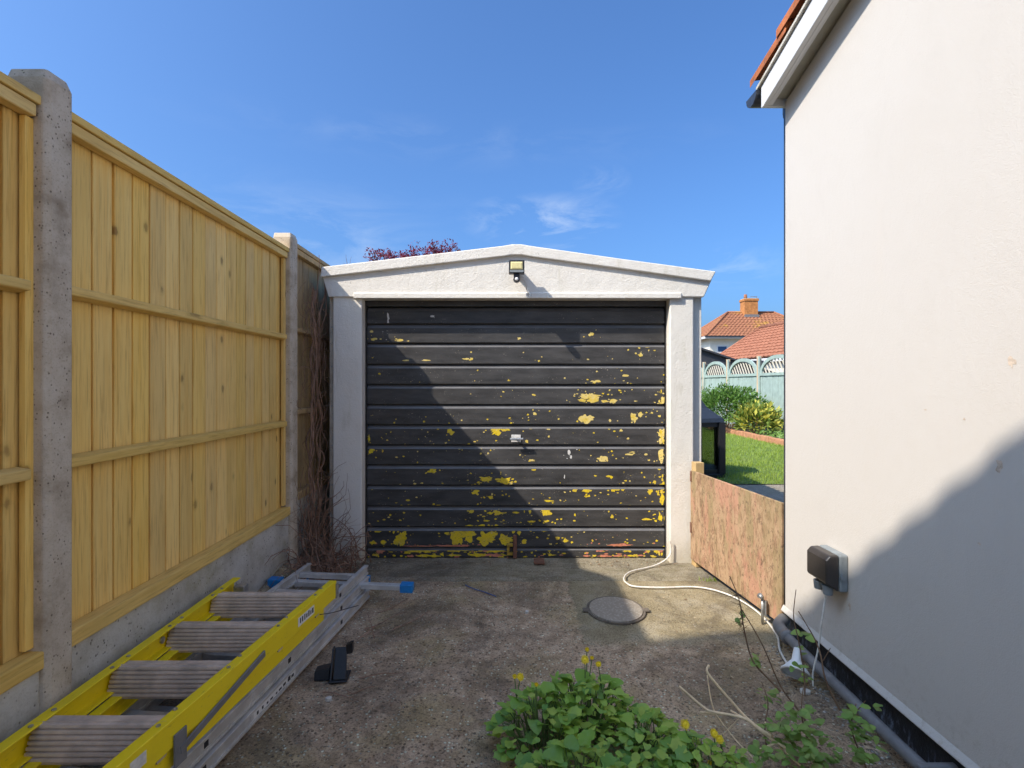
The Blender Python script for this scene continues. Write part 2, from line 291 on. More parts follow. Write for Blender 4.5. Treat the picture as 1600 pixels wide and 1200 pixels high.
def alu(name, col, rough, stripe_axis=None):
    k = NT(name); p = k.pos()
    sc = k.noise(k.map(p, (1, 0.05, 1)), 190, 4, 0.65); d = k.noise(p, 12, 5, 0.65)
    c = k.mix(k.step(d, 0.35, 0.75), tuple(x * 0.72 for x in col), col)
    c = k.mix(k.math('MULTIPLY', k.step(sc, 0.5, 0.75), 0.35), c, tuple(x * 0.55 for x in col))
    return k.done(c, k.math('ADD', k.math('MULTIPLY', d, 0.3), rough), k.bump(sc, 0.15, 0.001), 0.45, 0.5)
M['alu'] = alu('aluminium', (0.74, 0.72, 0.69), 0.32)
M['tread'] = simple('tread_aluminium', (0.62, 0.52, 0.43), 0.55, 0.28, 14, 0.25, 0.001, 0.35)
k = NT('yellow_fibreglass'); p = k.pos()
d = k.noise(p, 10, 5, 0.65)
c = k.mix(k.math('MULTIPLY', k.step(d, 0.45, 0.8), 0.4), (0.88, 0.66, 0.010), (0.70, 0.50, 0.02))
scr = k.step(k.noise(k.map(p, (6, 0.6, 6)), 30, 4, 0.7), 0.63, 0.68)
c = k.mix(k.math('MULTIPLY', scr, 0.55), c, (0.30, 0.22, 0.06))
c = k.mix(k.math('MULTIPLY', k.step(k.noise(k.map(p, (9, 0.9, 9)), 60, 4, 0.7), 0.64, 0.7), 0.5), c, (0.12, 0.09, 0.05))
M['yellow'] = k.done(c, 0.42, k.bump(k.noise(k.map(p, (1, 0.1, 1)), 150, 3), 0.12, 0.001), 0, 0.45)

k = NT('plywood_gate'); p = k.pos()
g1 = k.noise(k.map(p, (1, 2.6, 1.0), rot=(0.7, 0, 0)), 11, 7, 0.78, 0.6)
c = k.ramp(g1, [(0.30, (0.10, 0.062, 0.04)), (0.43, (0.31, 0.185, 0.11)), (0.55, (0.44, 0.30, 0.18)), (0.70, (0.46, 0.235, 0.155))])
c = k.mix(k.math('MULTIPLY', k.step(k.noise(k.map(p, (1, 3.4, 0.55)), 3.4, 5, 0.7), 0.45, 0.62), 0.6), c, (0.27, 0.215, 0.105))
c = k.mix(k.math('MULTIPLY', k.step(k.noise(k.map(p, (1, 2.0, 0.7), (3, 1, 2)), 3.6, 5, 0.7), 0.50, 0.64), 0.6), c, (0.50, 0.24, 0.165))
c = k.mix(k.math('MULTIPLY', k.step(k.noise(k.map(p, (1, 1.5, 1), rot=(0.6, 0, 0)), 30, 5, 0.8), 0.52, 0.64), 0.75), c, (0.13, 0.085, 0.055))
M['ply'] = k.done(c, 0.85, k.bump(g1, 0.6, 0.005), 0, 0.2)

k = NT('manhole_iron'); p = k.pos()
dots = k.vor(p, 70); c = k.mix(k.step(dots, 0.2, 0.5), (0.42, 0.365, 0.30), (0.31, 0.265, 0.21))
c = k.mix(k.math('MULTIPLY', k.step(k.noise(p, 20, 4), 0.5, 0.7), 0.5), c, (0.38, 0.33, 0.27))
M['iron'] = k.done(c, 0.6, k.bump(k.math('SUBTRACT', 1.0, dots), 0.45, 0.003), 0.2, 0.4)

def tile_mat(name, col, lichen=None):
    k = NT(name); p = k.pos(); f = k.noise(p, 9, 5, 0.65)
    c = k.ramp(f, [(0.3, tuple(x * 0.62 for x in col)), (0.55, col), (0.8, tuple(min(1, x * 1.25) for x in col))])
    if lichen: c = k.mix(k.math('MULTIPLY', k.step(k.noise(p, 0.55 if lichen == 'far' else 30, 5, 0.65), 0.56, 0.66), 0.75), c, (0.42, 0.25, 0.03) if lichen == 'far' else (0.12, 0.09, 0.07))
    return k.done(c, 0.88, k.bump(k.noise(p, 90, 4), 0.5, 0.003), 0, 0.2)
M['tile'] = tile_mat('clay_tile', (0.44, 0.145, 0.06), 'near')
M['tile_far'] = tile_mat('clay_tile_far', (0.33, 0.14, 0.075), 'far')
M['tile_mid'] = tile_mat('clay_tile_mid', (0.33, 0.135, 0.08))
M['brick_far'] = simple('chimney_brick', (0.42, 0.17, 0.05), 0.9, 0.3, 6, 0.2)
k = NT('cement_sheet'); M['sheet'] = k.done(k.ramp(k.noise(k.pos(), 6, 5), [(0.3, (0.16, 0.155, 0.14)), (0.7, (0.27, 0.26, 0.24))]), 0.95, k.bump(k.noise(k.pos(), 60, 4), 0.4, 0.004))

def leaf_mat(name, a, b, c3=None, trans=0.25):
    k = NT(name); r = k.rnd(); p = k.pos()
    c = k.mix(r, a, b)
    c = k.mix(k.math('MULTIPLY', k.step(k.noise(p, 24, 4, 0.6), 0.45, 0.7), 0.45), c, c3 or tuple(x * 0.6 for x in a))
    m = k.done(c, 0.5, k.bump(k.noise(p, 140, 3), 0.35, 0.002), 0, 0.35)
    tr = k.n('ShaderNodeBsdfTranslucent'); k.put(tr.inputs[0], k.hsv(c, 0.49, 1.1, 1.3)); mx = k.n('ShaderNodeMixShader'); mx.inputs[0].default_value = trans
    k.t.links.new(k.b.outputs[0], mx.inputs[1]); k.t.links.new(tr.outputs[0], mx.inputs[2]); k.t.links.new(mx.outputs[0], k.out.inputs[0])
    return m
M['leaf'] = leaf_mat('weed_leaf', (0.22, 0.39, 0.055), (0.40, 0.55, 0.10), (0.26, 0.42, 0.14), 0.38)
M['leaf_y'] = leaf_mat('weed_leaf_yellowish', (0.30, 0.42, 0.07), (0.40, 0.50, 0.10), (0.24, 0.34, 0.06), 0.35)
M['leaf_d'] = leaf_mat('weed_leaf_dark', (0.13, 0.28, 0.05), (0.24, 0.40, 0.09), (0.20, 0.35, 0.14), 0.32)
M['leaf2'] = leaf_mat('briar_leaf', (0.15, 0.28, 0.06), (0.27, 0.40, 0.10), (0.22, 0.14, 0.07), 0.35)
M['bush_leaf'] = leaf_mat('bush_leaf', (0.07, 0.15, 0.03), (0.12, 0.22, 0.04))
M['laurel'] = leaf_mat('variegated_leaf', (0.09, 0.17, 0.03), (0.14, 0.20, 0.04), (0.62, 0.52, 0.12))
M['purple'] = leaf_mat('purple_leaf', (0.14, 0.022, 0.04), (0.22, 0.035, 0.05), (0.10, 0.02, 0.03))
M['grass'] = leaf_mat('grass_blade', (0.18, 0.27, 0.035), (0.26, 0.35, 0.05), (0.36, 0.36, 0.10))
M['lawn'] = NT('lawn_ground'); k = M['lawn']; M['lawn'] = k.done(k.ramp(k.noise(k.pos(), 5, 6, 0.7), [(0.3, (0.09, 0.14, 0.022)), (0.55, (0.16, 0.23, 0.035)), (0.8, (0.30, 0.28, 0.10))]), 0.95, k.bump(k.noise(k.pos(), 60, 5), 1.0, 0.03))

class MB:
    def __init__(s): s.v, s.f, s.mi = [], [], []
    def add(s, vs_, fs, mi=0):
        b = len(s.v); s.v += [Vector(q) for q in vs_]; s.f += [tuple(i + b for i in f) for f in fs]; s.mi += [mi] * len(fs); return s
    def box(s, x0, x1, y0, y1, z0, z1, mi=0, mat=None):
        vs_ = [Vector((x, y, z)) for z in (z0, z1) for y in (y0, y1) for x in (x0, x1)]
        if mat is not None: vs_ = [mat @ q for q in vs_]
        return s.add(vs_, [(0, 2, 3, 1), (4, 5, 7, 6), (0, 1, 5, 4), (2, 6, 7, 3), (0, 4, 6, 2), (1, 3, 7, 5)], mi)
    def prism(s, a, b, mi=0):          # two matching rings of 3-D points
        n = len(a); fs = [tuple(range(n))[::-1], tuple(range(n, 2 * n))] + [(i, (i + 1) % n, n + (i + 1) % n, n + i) for i in range(n)]
        return s.add(list(a) + list(b), fs, mi)
    def tube(s, pts, r, n=8, mi=0, caps=True):
        pts = [Vector(q) for q in pts]; m = len(pts); rr = r if isinstance(r, (list, tuple)) else [r] * m
        rings = []; up = Vector((0, 0, 1))
        t0 = (pts[1] - pts[0]).normalized(); u = t0.cross(up if abs(t0.z) < 0.9 else Vector((1, 0, 0))).normalized()
        for i in range(m):
            t = (pts[min(i + 1, m - 1)] - pts[max(i - 1, 0)]).normalized()
            u = (u - t * u.dot(t)); u = u.normalized() if u.length > 1e-6 else t.orthogonal().normalized()
            w = t.cross(u)
            rings.append([pts[i] + (u * math.cos(a) + w * math.sin(a)) * rr[i] for a in [2 * math.pi * j / n for j in range(n)]])
        fs = [(i * n + j, i * n + (j + 1) % n, (i + 1) * n + (j + 1) % n, (i + 1) * n + j) for i in range(m - 1) for j in range(n)]
        if caps: fs += [tuple(range(n))[::-1], tuple((m - 1) * n + j for j in range(n))]
        return s.add([q for g in rings for q in g], fs, mi)
    def mesh(s, name, mats, smooth=False):
        me = bpy.data.meshes.new(name); me.from_pydata([tuple(q) for q in s.v], [], s.f)
        for m in (mats if isinstance(mats, (list, tuple)) else [mats]): me.materials.append(m)
        if any(s.mi): me.polygons.foreach_set('material_index', s.mi)
        if smooth: me.polygons.foreach_set('use_smooth', [True] * len(me.polygons))
        me.update(); return me
    def build(s, name, mats, parent=None, smooth=False, bevel=0.0, seg=2):
        return link(name, s.mesh(name, mats, smooth), parent, bevel, seg)
def smooth_by_angle(me, ang=35):
    me.polygons.foreach_set('use_smooth', [True] * len(me.polygons))
    try: me.set_sharp_from_angle(angle=R(ang))
    except Exception: pass
def link(name, me, parent=None, bevel=0.0, seg=2, loc=None, rot=None):
    o = bpy.data.objects.new(name, me); COL.objects.link(o)
    if loc is not None: o.location = loc
    if rot is not None: o.rotation_euler = rot
    if parent is not None:
        o.parent = parent
        if parent.parent is None and parent.type == 'EMPTY': o.matrix_parent_inverse = Matrix.Translation(-parent.location)
    if bevel:
        b = o.modifiers.new('bevel', 'BEVEL'); b.width = bevel; b.segments = seg; b.limit_method = 'ANGLE'; b.angle_limit = R(40)
    return o
def tag(o, label, cat, group=None):
    o['label'] = label; o['category'] = cat
    if group: o['group'] = group
    return o
def thing(name, loc, label, cat, group=None):
    o = bpy.data.objects.new(name, None); o.empty_display_size = 0.1; COL.objects.link(o); o.location = loc
    return tag(o, label, cat, group)
def struct(o, kind='structure'): o['kind'] = kind; return o
def smooth_path(pts, n=6):
    pts = [Vector(q) for q in pts]; out = []
    for i in range(len(pts) - 1):
        p0, p1, p2, p3 = pts[max(i - 1, 0)], pts[i], pts[i + 1], pts[min(i + 2, len(pts) - 1)]
        for j in range(n):
            t = j / n
            out.append(0.5 * ((2 * p1) + (p2 - p0) * t + (2 * p0 - 5 * p1 + 4 * p2 - p3) * t * t + (3 * p1 - p0 - 3 * p2 + p3) * t ** 3))
    return out + [pts[-1]]
U = random.uniform

# ------------------------------------------------------------------ ground
struct(MB().add([(-300, -300, -0.03), (300, -300, -0.03), (300, 500, -0.03), (-300, 500, -0.03)], [(0, 1, 2, 3)]).build('ground', M['soil']))
FK = 0.88                                            # fence scale: panels about 1.6 m square
def fence_x(y): return -1.477 * FK - 0.0121 * y
def grid(name, x0, x1, y0, y1, step, hf, mat):
    nx, ny = max(1, round((x1 - x0) / step)), max(1, round((y1 - y0) / step)); mb = MB()
    vs_ = [(x0 + (x1 - x0) * i / nx, y0 + (y1 - y0) * j / ny) for j in range(ny + 1) for i in range(nx + 1)]
    mb.add([(x, y, hf(x, y)) for x, y in vs_], [(j * (nx + 1) + i, j * (nx + 1) + i + 1, (j + 1) * (nx + 1) + i + 1, (j + 1) * (nx + 1) + i) for j in range(ny) for i in range(nx)])
    return struct(mb.build(name, mat, None, True))
def yard_h(x, y):
    h = 0.0035 * mnoise.noise((x * 9, y * 9, 0)) + 0.002 * mnoise.noise((x * 31, y * 31, 3)) - 0.004
    t = max(0, min(1, (-1.10 - x) / 0.22)); h += 0.11 * t * t * max(0.25, min(1, (y - 1.6) / 1.0)) * (1 + 0.5 * mnoise.noise((x * 5, y * 5, 9)))
    if x > 0.34 + 0.01 * mnoise.noise((y * 7, 0, 0)) and 2.47 < y < 3.27: h = h * 0.6 + 0.002
    jt = abs(y - 3.278 - 0.004 * mnoise.noise((x * 4, 0, 7)))
    if jt < 0.012: h -= 0.010
    return h
grid('concrete_yard', -1.62, 1.42, 1.3, 3.75, 0.02, yard_h, M['yard'])
grid('concrete_yard', -1.9, 1.42, -5.0, 1.3, 0.12, lambda x, y: -0.006, M['yard'])
def slab_h(x, y): return 0.004 + 0.0022 * mnoise.noise((x * 8, y * 8, 2)) + 0.0012 * mnoise.noise((x * 26, y * 26, 5))
grid('patio', 1.42, 9.0, 2.0, 6.35, 0.5, lambda x, y: 0.0, M['patio'])
grid('lawn', 1.42, 5.25, 6.35, 22.0, 0.25, lambda x, y: 0.012 + 0.012 * mnoise.noise((x, y, 0)), M['lawn'])
grid('flower_bed', 5.33, 6.4, 6.35, 22.0, 0.25, lambda x, y: 0.03 + 0.03 * mnoise.noise((x * 2, y * 2, 0)), M['soil'])
mb = MB()
for i in range(26000):
    y = U(6.35, 13.5); x = U(1.8, 5.25)
    if not (0.30 < x / y < 0.55): continue
    a = U(0, 6.28); h = U(0.02, 0.055) * (1 + 0.6 * mnoise.noise((x * 3, y * 3, 0))); w = 0.005; dx, dy = math.cos(a) * w, math.sin(a) * w
    mb.add([(x - dx, y - dy, 0.005), (x + dx, y + dy, 0.005), (x + U(-.02, .02), y + U(-.02, .02), 0.01 + h)], [(0, 1, 2)])
g = mb.build('lawn_grass', M['grass']); struct(g, 'stuff'); tag(g, 'short green grass blades covering the back lawn', 'grass')

# ------------------------------------------------------------------ garage
ZF, ZT, ZP, ZD = 3.575, 3.553, 3.587, 3.685
gar = thing('garage', (0.02, 3.6, 0), 'white painted concrete garage with low gable and peeling black door', 'garage')
def outline(pts, Z): return [Vector((PX(x, Z), Z, PZ(y, Z))) for x, y in pts]
def extr(mb, pts, Z, depth):
    a = outline(pts, Z); mb.prism(a, [q + Vector((0, depth, 0)) for q in a])
fa = MB(); extr(fa, [(513, 464), (1100, 464), (1113, 436), (830, 399), (815, 396), (800, 396), (786, 398), (503, 430)], ZF, 0.11)
fa.build('gable_panel', M['garage_paint'], gar, False, 0.006)
tr = MB()
top = [(502, 417), (640, 401), (785, 384), (800, 381.5), (815, 381.5), (830, 384), (970, 404), (1119, 424)]
bot = [(1111, 439), (968, 419), (832, 401), (815, 398), (800, 398), (788, 400), (640, 417), (500, 433)]
extr(tr, top + bot, ZT, 0.16); tr.build('roof_trim', M['garage_paint'], gar, False, 0.006)
lp = MB(); za, zb = PZ(466, ZF - 0.012), PZ(455, ZF - 0.012); xa, xb = PX(553, ZF), PX(1064, ZF)
lp.prism([(xa, ZF - 0.012, za), (xa, ZF - 0.012, zb - 0.012), (xa, ZF + 0.01, zb), (xa, ZF + 0.098, zb), (xa, ZF + 0.098, za)], [(xb, ZF - 0.012, za), (xb, ZF - 0.012, zb - 0.012), (xb, ZF + 0.01, zb), (xb, ZF + 0.098, zb), (xb, ZF + 0.098, za)])
lp.build('lintel', M['garage_paint'], gar, False, 0.004)
zt = PZ(463, ZP)
def pillar(x0, x1):
    mb = MB(); n = 10
    for i in range(n + 1): pass
    mb.box(PX(x0, ZP), PX(x1, ZP), ZP, ZP + 0.086, -0.02, zt + 0.012); return mb.build('pillar', M['garage_paint'], gar, False, 0.008)
pillar(520, 565.5); pillar(1046.5, 1084)
for xa_, xb_ in ((512, 519.7), (1084.3, 1099)):
    q = MB().box(PX(xa_, ZP), PX(xb_, ZP), ZP + 0.035, ZP + 0.16, -0.02, zt + 0.006).build('corner_post', M['post'] if xa_ < 800 else M['garage_paint'], gar, False, 0.004)
    if xa_ < 800:
        for i in range(6):
            zz_ = 0.25 + i * 0.27; MB().tube([(PX(516, ZP), ZP + 0.028, zz_), (PX(516, ZP), ZP + 0.04, zz_)], 0.006, 8).build('bolt', M['galv'], q)
gx0, gx1 = PX(513, 3.65) , PX(1098, 3.65)
MB().box(gx0, gx0 + 0.06, ZP + 0.17, 8.4, -0.02, zt + 0.05).build('side_wall', M['post'], gar)
MB().box(gx1 - 0.06, gx1, ZP + 0.17, 8.4, -0.02, zt + 0.05).build('side_wall', M['post'], gar)
MB().box(gx0 + 0.062, gx1 - 0.062, 8.3, 8.39, -0.02, zt + 0.04).build('rear_wall', M['post'], gar)
ridge = (PX(808, ZT), PZ(384, ZT) - 0.02)
for s, (ex, ez) in enumerate(((PX(503, ZT), PZ(424, ZT) - 0.02), (PX(1117, ZT), PZ(432, ZT) - 0.02))):
    mb = MB(); ny = 90; vs_ = []; 
    for j in range(ny + 1):
        y = ZT + 0.17 + (8.5 - ZT - 0.17) * j / ny; dz = 0.018 * math.cos(j * math.pi)
        vs_ += [(ridge[0], y, ridge[1] + dz - 0.02), (ex, y, ez + dz - 0.02)]
    mb.add(vs_, [(2 * j, 2 * j + 1, 2 * j + 3, 2 * j + 2) for j in range(ny)])
    mb.build('roof_sheet', M['sheet'], gar)
# door
dx0, dx1 = PX(566, ZD), PX(1046, ZD); zb_, zt_ = PZ(872, ZD), PZ(466, ZD)
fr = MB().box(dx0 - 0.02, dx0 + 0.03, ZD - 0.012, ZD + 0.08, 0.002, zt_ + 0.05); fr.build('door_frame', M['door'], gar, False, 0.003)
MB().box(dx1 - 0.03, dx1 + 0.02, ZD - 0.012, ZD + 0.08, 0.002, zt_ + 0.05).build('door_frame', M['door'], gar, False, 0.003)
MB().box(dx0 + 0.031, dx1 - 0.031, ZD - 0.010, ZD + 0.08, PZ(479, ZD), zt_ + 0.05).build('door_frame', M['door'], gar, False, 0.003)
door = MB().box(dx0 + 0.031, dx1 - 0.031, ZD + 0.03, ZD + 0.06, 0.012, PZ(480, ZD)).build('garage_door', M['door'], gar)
ys = [480, 506, 536, 569, 600.5, 632, 663.5, 695, 726, 758, 790.5, 823, 855, 872]
sx0, sx1 = dx0 + 0.033, dx1 - 0.033; slats = []
for i in range(13):
    z1, z0 = PZ(ys[i], ZD), PZ(ys[i + 1], ZD); h = z1 - z0
    bv = min(0.028, h * 0.28)
    prof = [(0.0, 0.003), (0.0, h - bv), (0.020, h - 0.007), (0.029, h - 0.007), (0.029, 0.003)]
    jit = U(-0.0015, 0.0015)
    mb = MB().prism([(sx0, ZD + jit + a, z0 + b) for a, b in prof], [(sx1, ZD + jit + a, z0 + b) for a, b in prof])
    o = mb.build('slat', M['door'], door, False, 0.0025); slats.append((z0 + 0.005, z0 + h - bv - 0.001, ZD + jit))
a_ = [(250,265,20,10),(680,310,35,35),(970,305,60,45),(1030,290,60,20),(150,350,12,40),(165,430,30,30),(190,400,30,10),(240,435,10,15),(335,533,200,16),(515,530,70,10),(560,562,55,28),(910,612,80,25),(1020,625,95,28),(860,635,20,14),(1100,633,12,12),(895,660,45,12),(592,662,15,12),(840,700,45,30),(940,733,25,20),(895,733,10,10),(405,752,30,10),(180,797,35,10),(292,797,35,10),(366,792,34,18),(600,785,30,8),(810,823,32,18),(790,820,12,8),(980,830,40,35),(935,835,40,15),(1010,835,40,10),(1100,830,35,10),(290,848,14,14),(355,880,20,8),(910,885,40,10),(800,918,50,12),(880,915,50,14),(975,912,20,10),(210,945,45,22),(312,950,16,24),(360,1000,60,75),(330,1020,40,30),(180,1025,36,24),(250,1022,34,24),(715,980,60,75),(790,970,80,70),(745,1015,30,40),(910,1000,110,70),(950,970,50,30),(1035,1005,60,60),(660,968,30,16),(1120,960,20,20),(505,1078,180,22),(715,1075,130,16),(960,1078,120,18),(870,1078,30,16),(510,1112,60,14),(570,1112,60,14),(690,1108,60,10),(860,1106,110,16)]
ap = [(680,1048,180,18),(470,1048,130,8),(225,1080,50,26),(770,1055,50,25),(915,1072,65,30),(550,1048,30,10),(930,1108,110,14),(985,1108,60,14),(420,1112,40,12)]
b_ = [(495,75,120,18),(535,95,50,35),(455,105,50,14),(600,112,40,14),(655,112,40,20),(720,15,60,10),(630,15,40,8),(800,110,20,8),(975,105,22,40),(960,135,40,25),(145,72,18,14),(80,143,90,8),(145,193,24,18),(478,225,75,50),(788,215,50,50),(830,195,30,25),(300,228,12,12),(635,238,20,15),(345,150,30,8),(905,185,14,12),(953,208,20,14),(235,290,24,14),(120,287,20,8),(240,338,14,12),(705,302,24,14),(970,315,45,50),(968,360,36,36),(985,290,14,30),(95,372,20,16),(970,437,20,28),(965,475,34,60),(585,485,65,35),(125,493,40,16),(615,485,15,25),(775,440,30,8),(755,455,50,10),(865,455,20,12),(140,555,30,8),(22,632,20,12),(630,595,40,10),(645,605,20,14),(920,635,22,20),(968,650,30,12),(955,600,14,12),(410,682,28,22),(485,685,50,28),(655,685,30,22),(715,680,26,20),(688,683,18,14),(895,692,36,36),(968,690,18,30),(968,745,30,60),(935,695,12,14),(490,725,40,14),(240,755,65,12),(215,822,60,50),(240,835,30,20),(310,808,24,12),(115,825,18,20),(25,832,40,10),(408,845,12,18),(647,858,18,24),(870,875,60,12),(960,865,22,50),(930,885,20,16),(125,890,45,14),(225,888,30,14),(262,893,16,10),(215,943,34,24),(80,825,6,20),(45,962,14,26),(8,950,20,24),(293,997,26,20),(345,1012,22,22),(387,1024,14,14),(520,1012,10,14),(935,1012,14,12),(75,1017,40,24),(750,1072,50,28),(875,1076,24,24),(935,1074,28,22),(790,1110,60,14),(250,1105,30,16),(905,1110,25,10)]
bp = [(700,1040,120,16),(565,1072,50,22),(960,1075,30,20),(680,1110,50,12),(480,1112,40,10),(830,1108,40,10),(600,1112,70,10)]
c_ = [(638,718,38,30),(135,752,22,18),(1050,806,90,10),(982,862,30,24),(950,855,14,12),(970,815,14,12),(275,908,14,12),(295,878,12,8),(670,1048,60,18),(760,1080,28,12),(850,1080,80,16),(950,1088,40,8),(610,1150,90,30),(650,1170,60,40),(570,1178,40,18),(240,1142,20,14),(1140,1175,24,40),(75,945,14,10),(455,1025,14,10),(875,1010,40,14),(345,930,12,8)]
d_ = [(505,790,28,16),(525,850,50,16),(580,880,65,10),(720,858,60,16),(1240,1005,40,14),(1280,1005,30,20),(930,1015,60,10),(770,1015,50,10),(1282,952,14,12),(705,1057,16,16)]
dw = [(632,690,14,90),(980,672,34,14)]
jobs = [(x/4.139+540, y/4.139+600, w/4.139, h/4.139, 0) for x, y, w, h in a_] + [(x/4.139+540, y/4.139+600, w/4.139, h/4.139, 2) for x, y, w, h in ap]
jobs += [(x/4.1375+800, y/4.1375+600, w/4.1375, h/4.1375, 1 if y < 500 else 0) for x, y, w, h in b_] + [(x/4.1375+800, y/4.1375+600, w/4.1375, h/4.1375, 2) for x, y, w, h in bp]
jobs += [(x/4.444+780, y/4.444+360, w/4.444, h/4.444, 1) for x, y, w, h in c_] + [(x/5+480, y/5+360, w/5, h/5, 1) for x, y, w, h in d_] + [(x/5+480, y/5+360, w/5, h/5, 3) for x, y, w, h in dw]
jobs += [(889, 708, 4, 8, 3), (892, 714, 3, 5, 3), (882, 745, 2, 6, 3)]
for (cx, cy, w, h, mi) in [q for q in jobs if q[2] * q[3] > 25]:
    for _ in range(4):
        s_ = U(0.7, 2.2); jobs.append((cx + random.gauss(0, w * 0.7 + 4), cy + random.gauss(0, h * 0.7 + 3), s_ * U(1, 2), s_, mi))
for q in range(420):                                      # tiny flakes, denser low down and along the slat tops
    yy = 530 + 342 * random.random() ** 0.7; xx = U(575, 1040)
    if mnoise.noise((xx * 0.012, yy * 0.02, 1)) < -0.08: continue
    s_ = U(0.8, 2.6); jobs.append((xx, yy, s_ * U(1, 2), s_, 1 if U(0, 1) < 0.5 else 0))
for q in range(90):
    jobs.append((U(580, 1040), U(858, 871), U(2, 9), U(1, 3), random.choice((0, 0, 2))))
for q in range(26):
    jobs.append((U(1028, 1040), U(600, 868), U(1.5, 4), U(2, 7), random.choice((0, 0, 1))))
pl = MB()
for ji, (cx, cy, w, h, mi) in enumerate(jobs):
    X, Zc = PX(cx, ZD), PZ(cy, ZD); hw, hh = w / 2 / F * ZD * 1.08, h / 2 / F * ZD * 1.12
    s = min(slats, key=lambda q: 0 if q[0] <= Zc <= q[1] else min(abs(q[0] - Zc), abs(q[1] - Zc)))
    n = max(7, min(34, int((w + h) * 0.9))); pts = []
    for i in range(n):
        a = 2 * math.pi * i / n; ca, sa = math.cos(a), math.sin(a)
        rr = 1 + 0.75 * mnoise.noise((ca * 1.6 + ji * 7.1, sa * 1.6, ji * 3.3)) + 0.45 * mnoise.noise((ca * 4.5, sa * 4.5 + ji, 2.0)) + U(-0.10, 0.10)
        rr = max(0.22, rr); px_ = max(sx0 + 0.002, min(sx1 - 0.002, X + hw * ca * rr)); pz_ = max(s[0], min(s[1], Zc + hh * sa * rr))
        pts.append((px_, s[2] - 0.0008 - (ji % 61) * 0.000013, pz_))
    cen = (max(sx0 + .002, min(sx1 - .002, X)), s[2] - 0.0008 - (ji % 61) * 0.000013, max(s[0], min(s[1], Zc)))
    pl.add([cen] + pts, [(0, 1 + (i + 1) % n, 1 + i) for i in range(n)], mi)
o = pl.build('flaked_paint', [M['peel_yellow'], M['peel_pale'], M['peel_pink'], M['peel_white']], door); struct(o, 'stuff'); o['label'] = 'yellow and pink old paint showing through flaked black'
# handle and lock
hx, hz = PX(807, ZD), PZ(685, ZD)
hd = MB().box(hx - 0.036, hx + 0.03, ZD - 0.006, ZD - 0.0012, hz - 0.026, hz + 0.026).build('handle_plate', M['peel_white'], door, False, 0.003)
MB().tube([(hx, ZD - 0.005, hz), (hx, ZD - 0.045, hz)], 0.009, 10).build('spindle', M['galv'], gar)
MB().tube([(hx - 0.045, ZD - 0.05, hz), (hx + 0.045, ZD - 0.05, hz)], 0.009, 10).build('handle_grip', M['galv'], gar)
lk = thing('hasp_lock', G(803, 874), 'brass padlock hasp at foot of the black garage door', 'lock')
xk, zk = PX(800, ZD - .02), PZ(856, ZD - .02)
mb = MB(); mb.box(xk - 0.035, xk + 0.005, ZD - 0.03, ZD - 0.005, zk - 0.05, zk - 0.03).box(xk - 0.035, xk + 0.005, ZD - 0.03, ZD - 0.005, zk + 0.01, zk + 0.03).box(xk - 0.035, xk - 0.018, ZD - 0.03, ZD - 0.005, zk - 0.03, zk + 0.01)
mb.build('lock_body', M['brass'], lk, False, 0.002)
MB().box(xk + 0.008, xk + 0.034, ZD - 0.022, ZD - 0.003, 0.0, zk + 0.085).build('hasp_strap', M['rust'], lk, False, 0.003)
MB().box(PX(834, 3.6), PX(850, 3.6), 3.53, 3.63, 0.004, 0.016).build('ground_plate', M['rust'], lk, False, 0.002)
# floodlight
zl = ZF - 0.13
fl = thing('floodlight', (PX(807, zl), ZF, PZ(420, zl)), 'small black floodlight with motion sensor on white garage gable', 'floodlight')
x0, x1, z0, z1 = PX(795, zl), PX(819.5, zl), PZ(427, zl), PZ(406, zl)
MB().box(x0, x1, zl, zl + 0.05, z0, z1).build('lamp_body', M['black_plastic'], fl, False, 0.004)
MB().prism([(x0 + 0.012, zl - 0.001, z1 - 0.012), (x0 + 0.012, zl - 0.001, z0 + 0.026), (x1 - 0.012, zl - 0.001, z0 + 0.026), (x1 - 0.012, zl - 0.001, z1 - 0.012)], [(x0 + 0.02, zl - 0.004, z1 - 0.02), (x0 + 0.02, zl - 0.004, z0 + 0.034), (x1 - 0.02, zl - 0.004, z0 + 0.034), (x1 - 0.02, zl - 0.004, z1 - 0.02)]).build('led_panel', M['led'], fl)
MB().box(x0 + 0.006, x1 - 0.006, zl - 0.003, zl - 0.0015, z0 + 0.007, z0 + 0.022).build('glass_strip', M['grey_plastic'], fl)
MB().box(x0 + 0.03, x1 - 0.03, zl + 0.051, ZF - 0.002, z0 + 0.02, z1 - 0.02).build('bracket', M['black_plastic'], fl, False, 0.003)
xm = (x0 + x1) / 2
MB().box(xm - 0.02, xm + 0.02, zl + 0.01, zl + 0.045, z0 - 0.022, z0 - 0.001).build('sensor_arm', M['black_plastic'], fl, False, 0.004)
sn = MB().tube([(xm, zl - 0.02, z0 - 0.042), (xm, zl + 0.005, z0 - 0.040), (xm, zl + 0.035, z0 - 0.036)], [0.020, 0.023, 0.018], 12).build('sensor', M['black_plastic'], fl)
MB().tube([(xm, zl - 0.027, z0 - 0.043), (xm, zl - 0.0205, z0 - 0.042)], [0.006, 0.012], 10).build('sensor_lens', M['white_plastic'], fl)
cw = smooth_path([(xm + 0.03, ZF - 0.012, z0 + 0.02), (xm + 0.055, ZF - 0.045, z0 - 0.03), (xm + 0.07, ZF - 0.012, z0 - 0.09), (xm + 0.10, ZF - 0.045, z0 - 0.135)], 5)
MB().tube(cw, 0.0035, 6).build('cable', M['dirty_white'], fl, True)

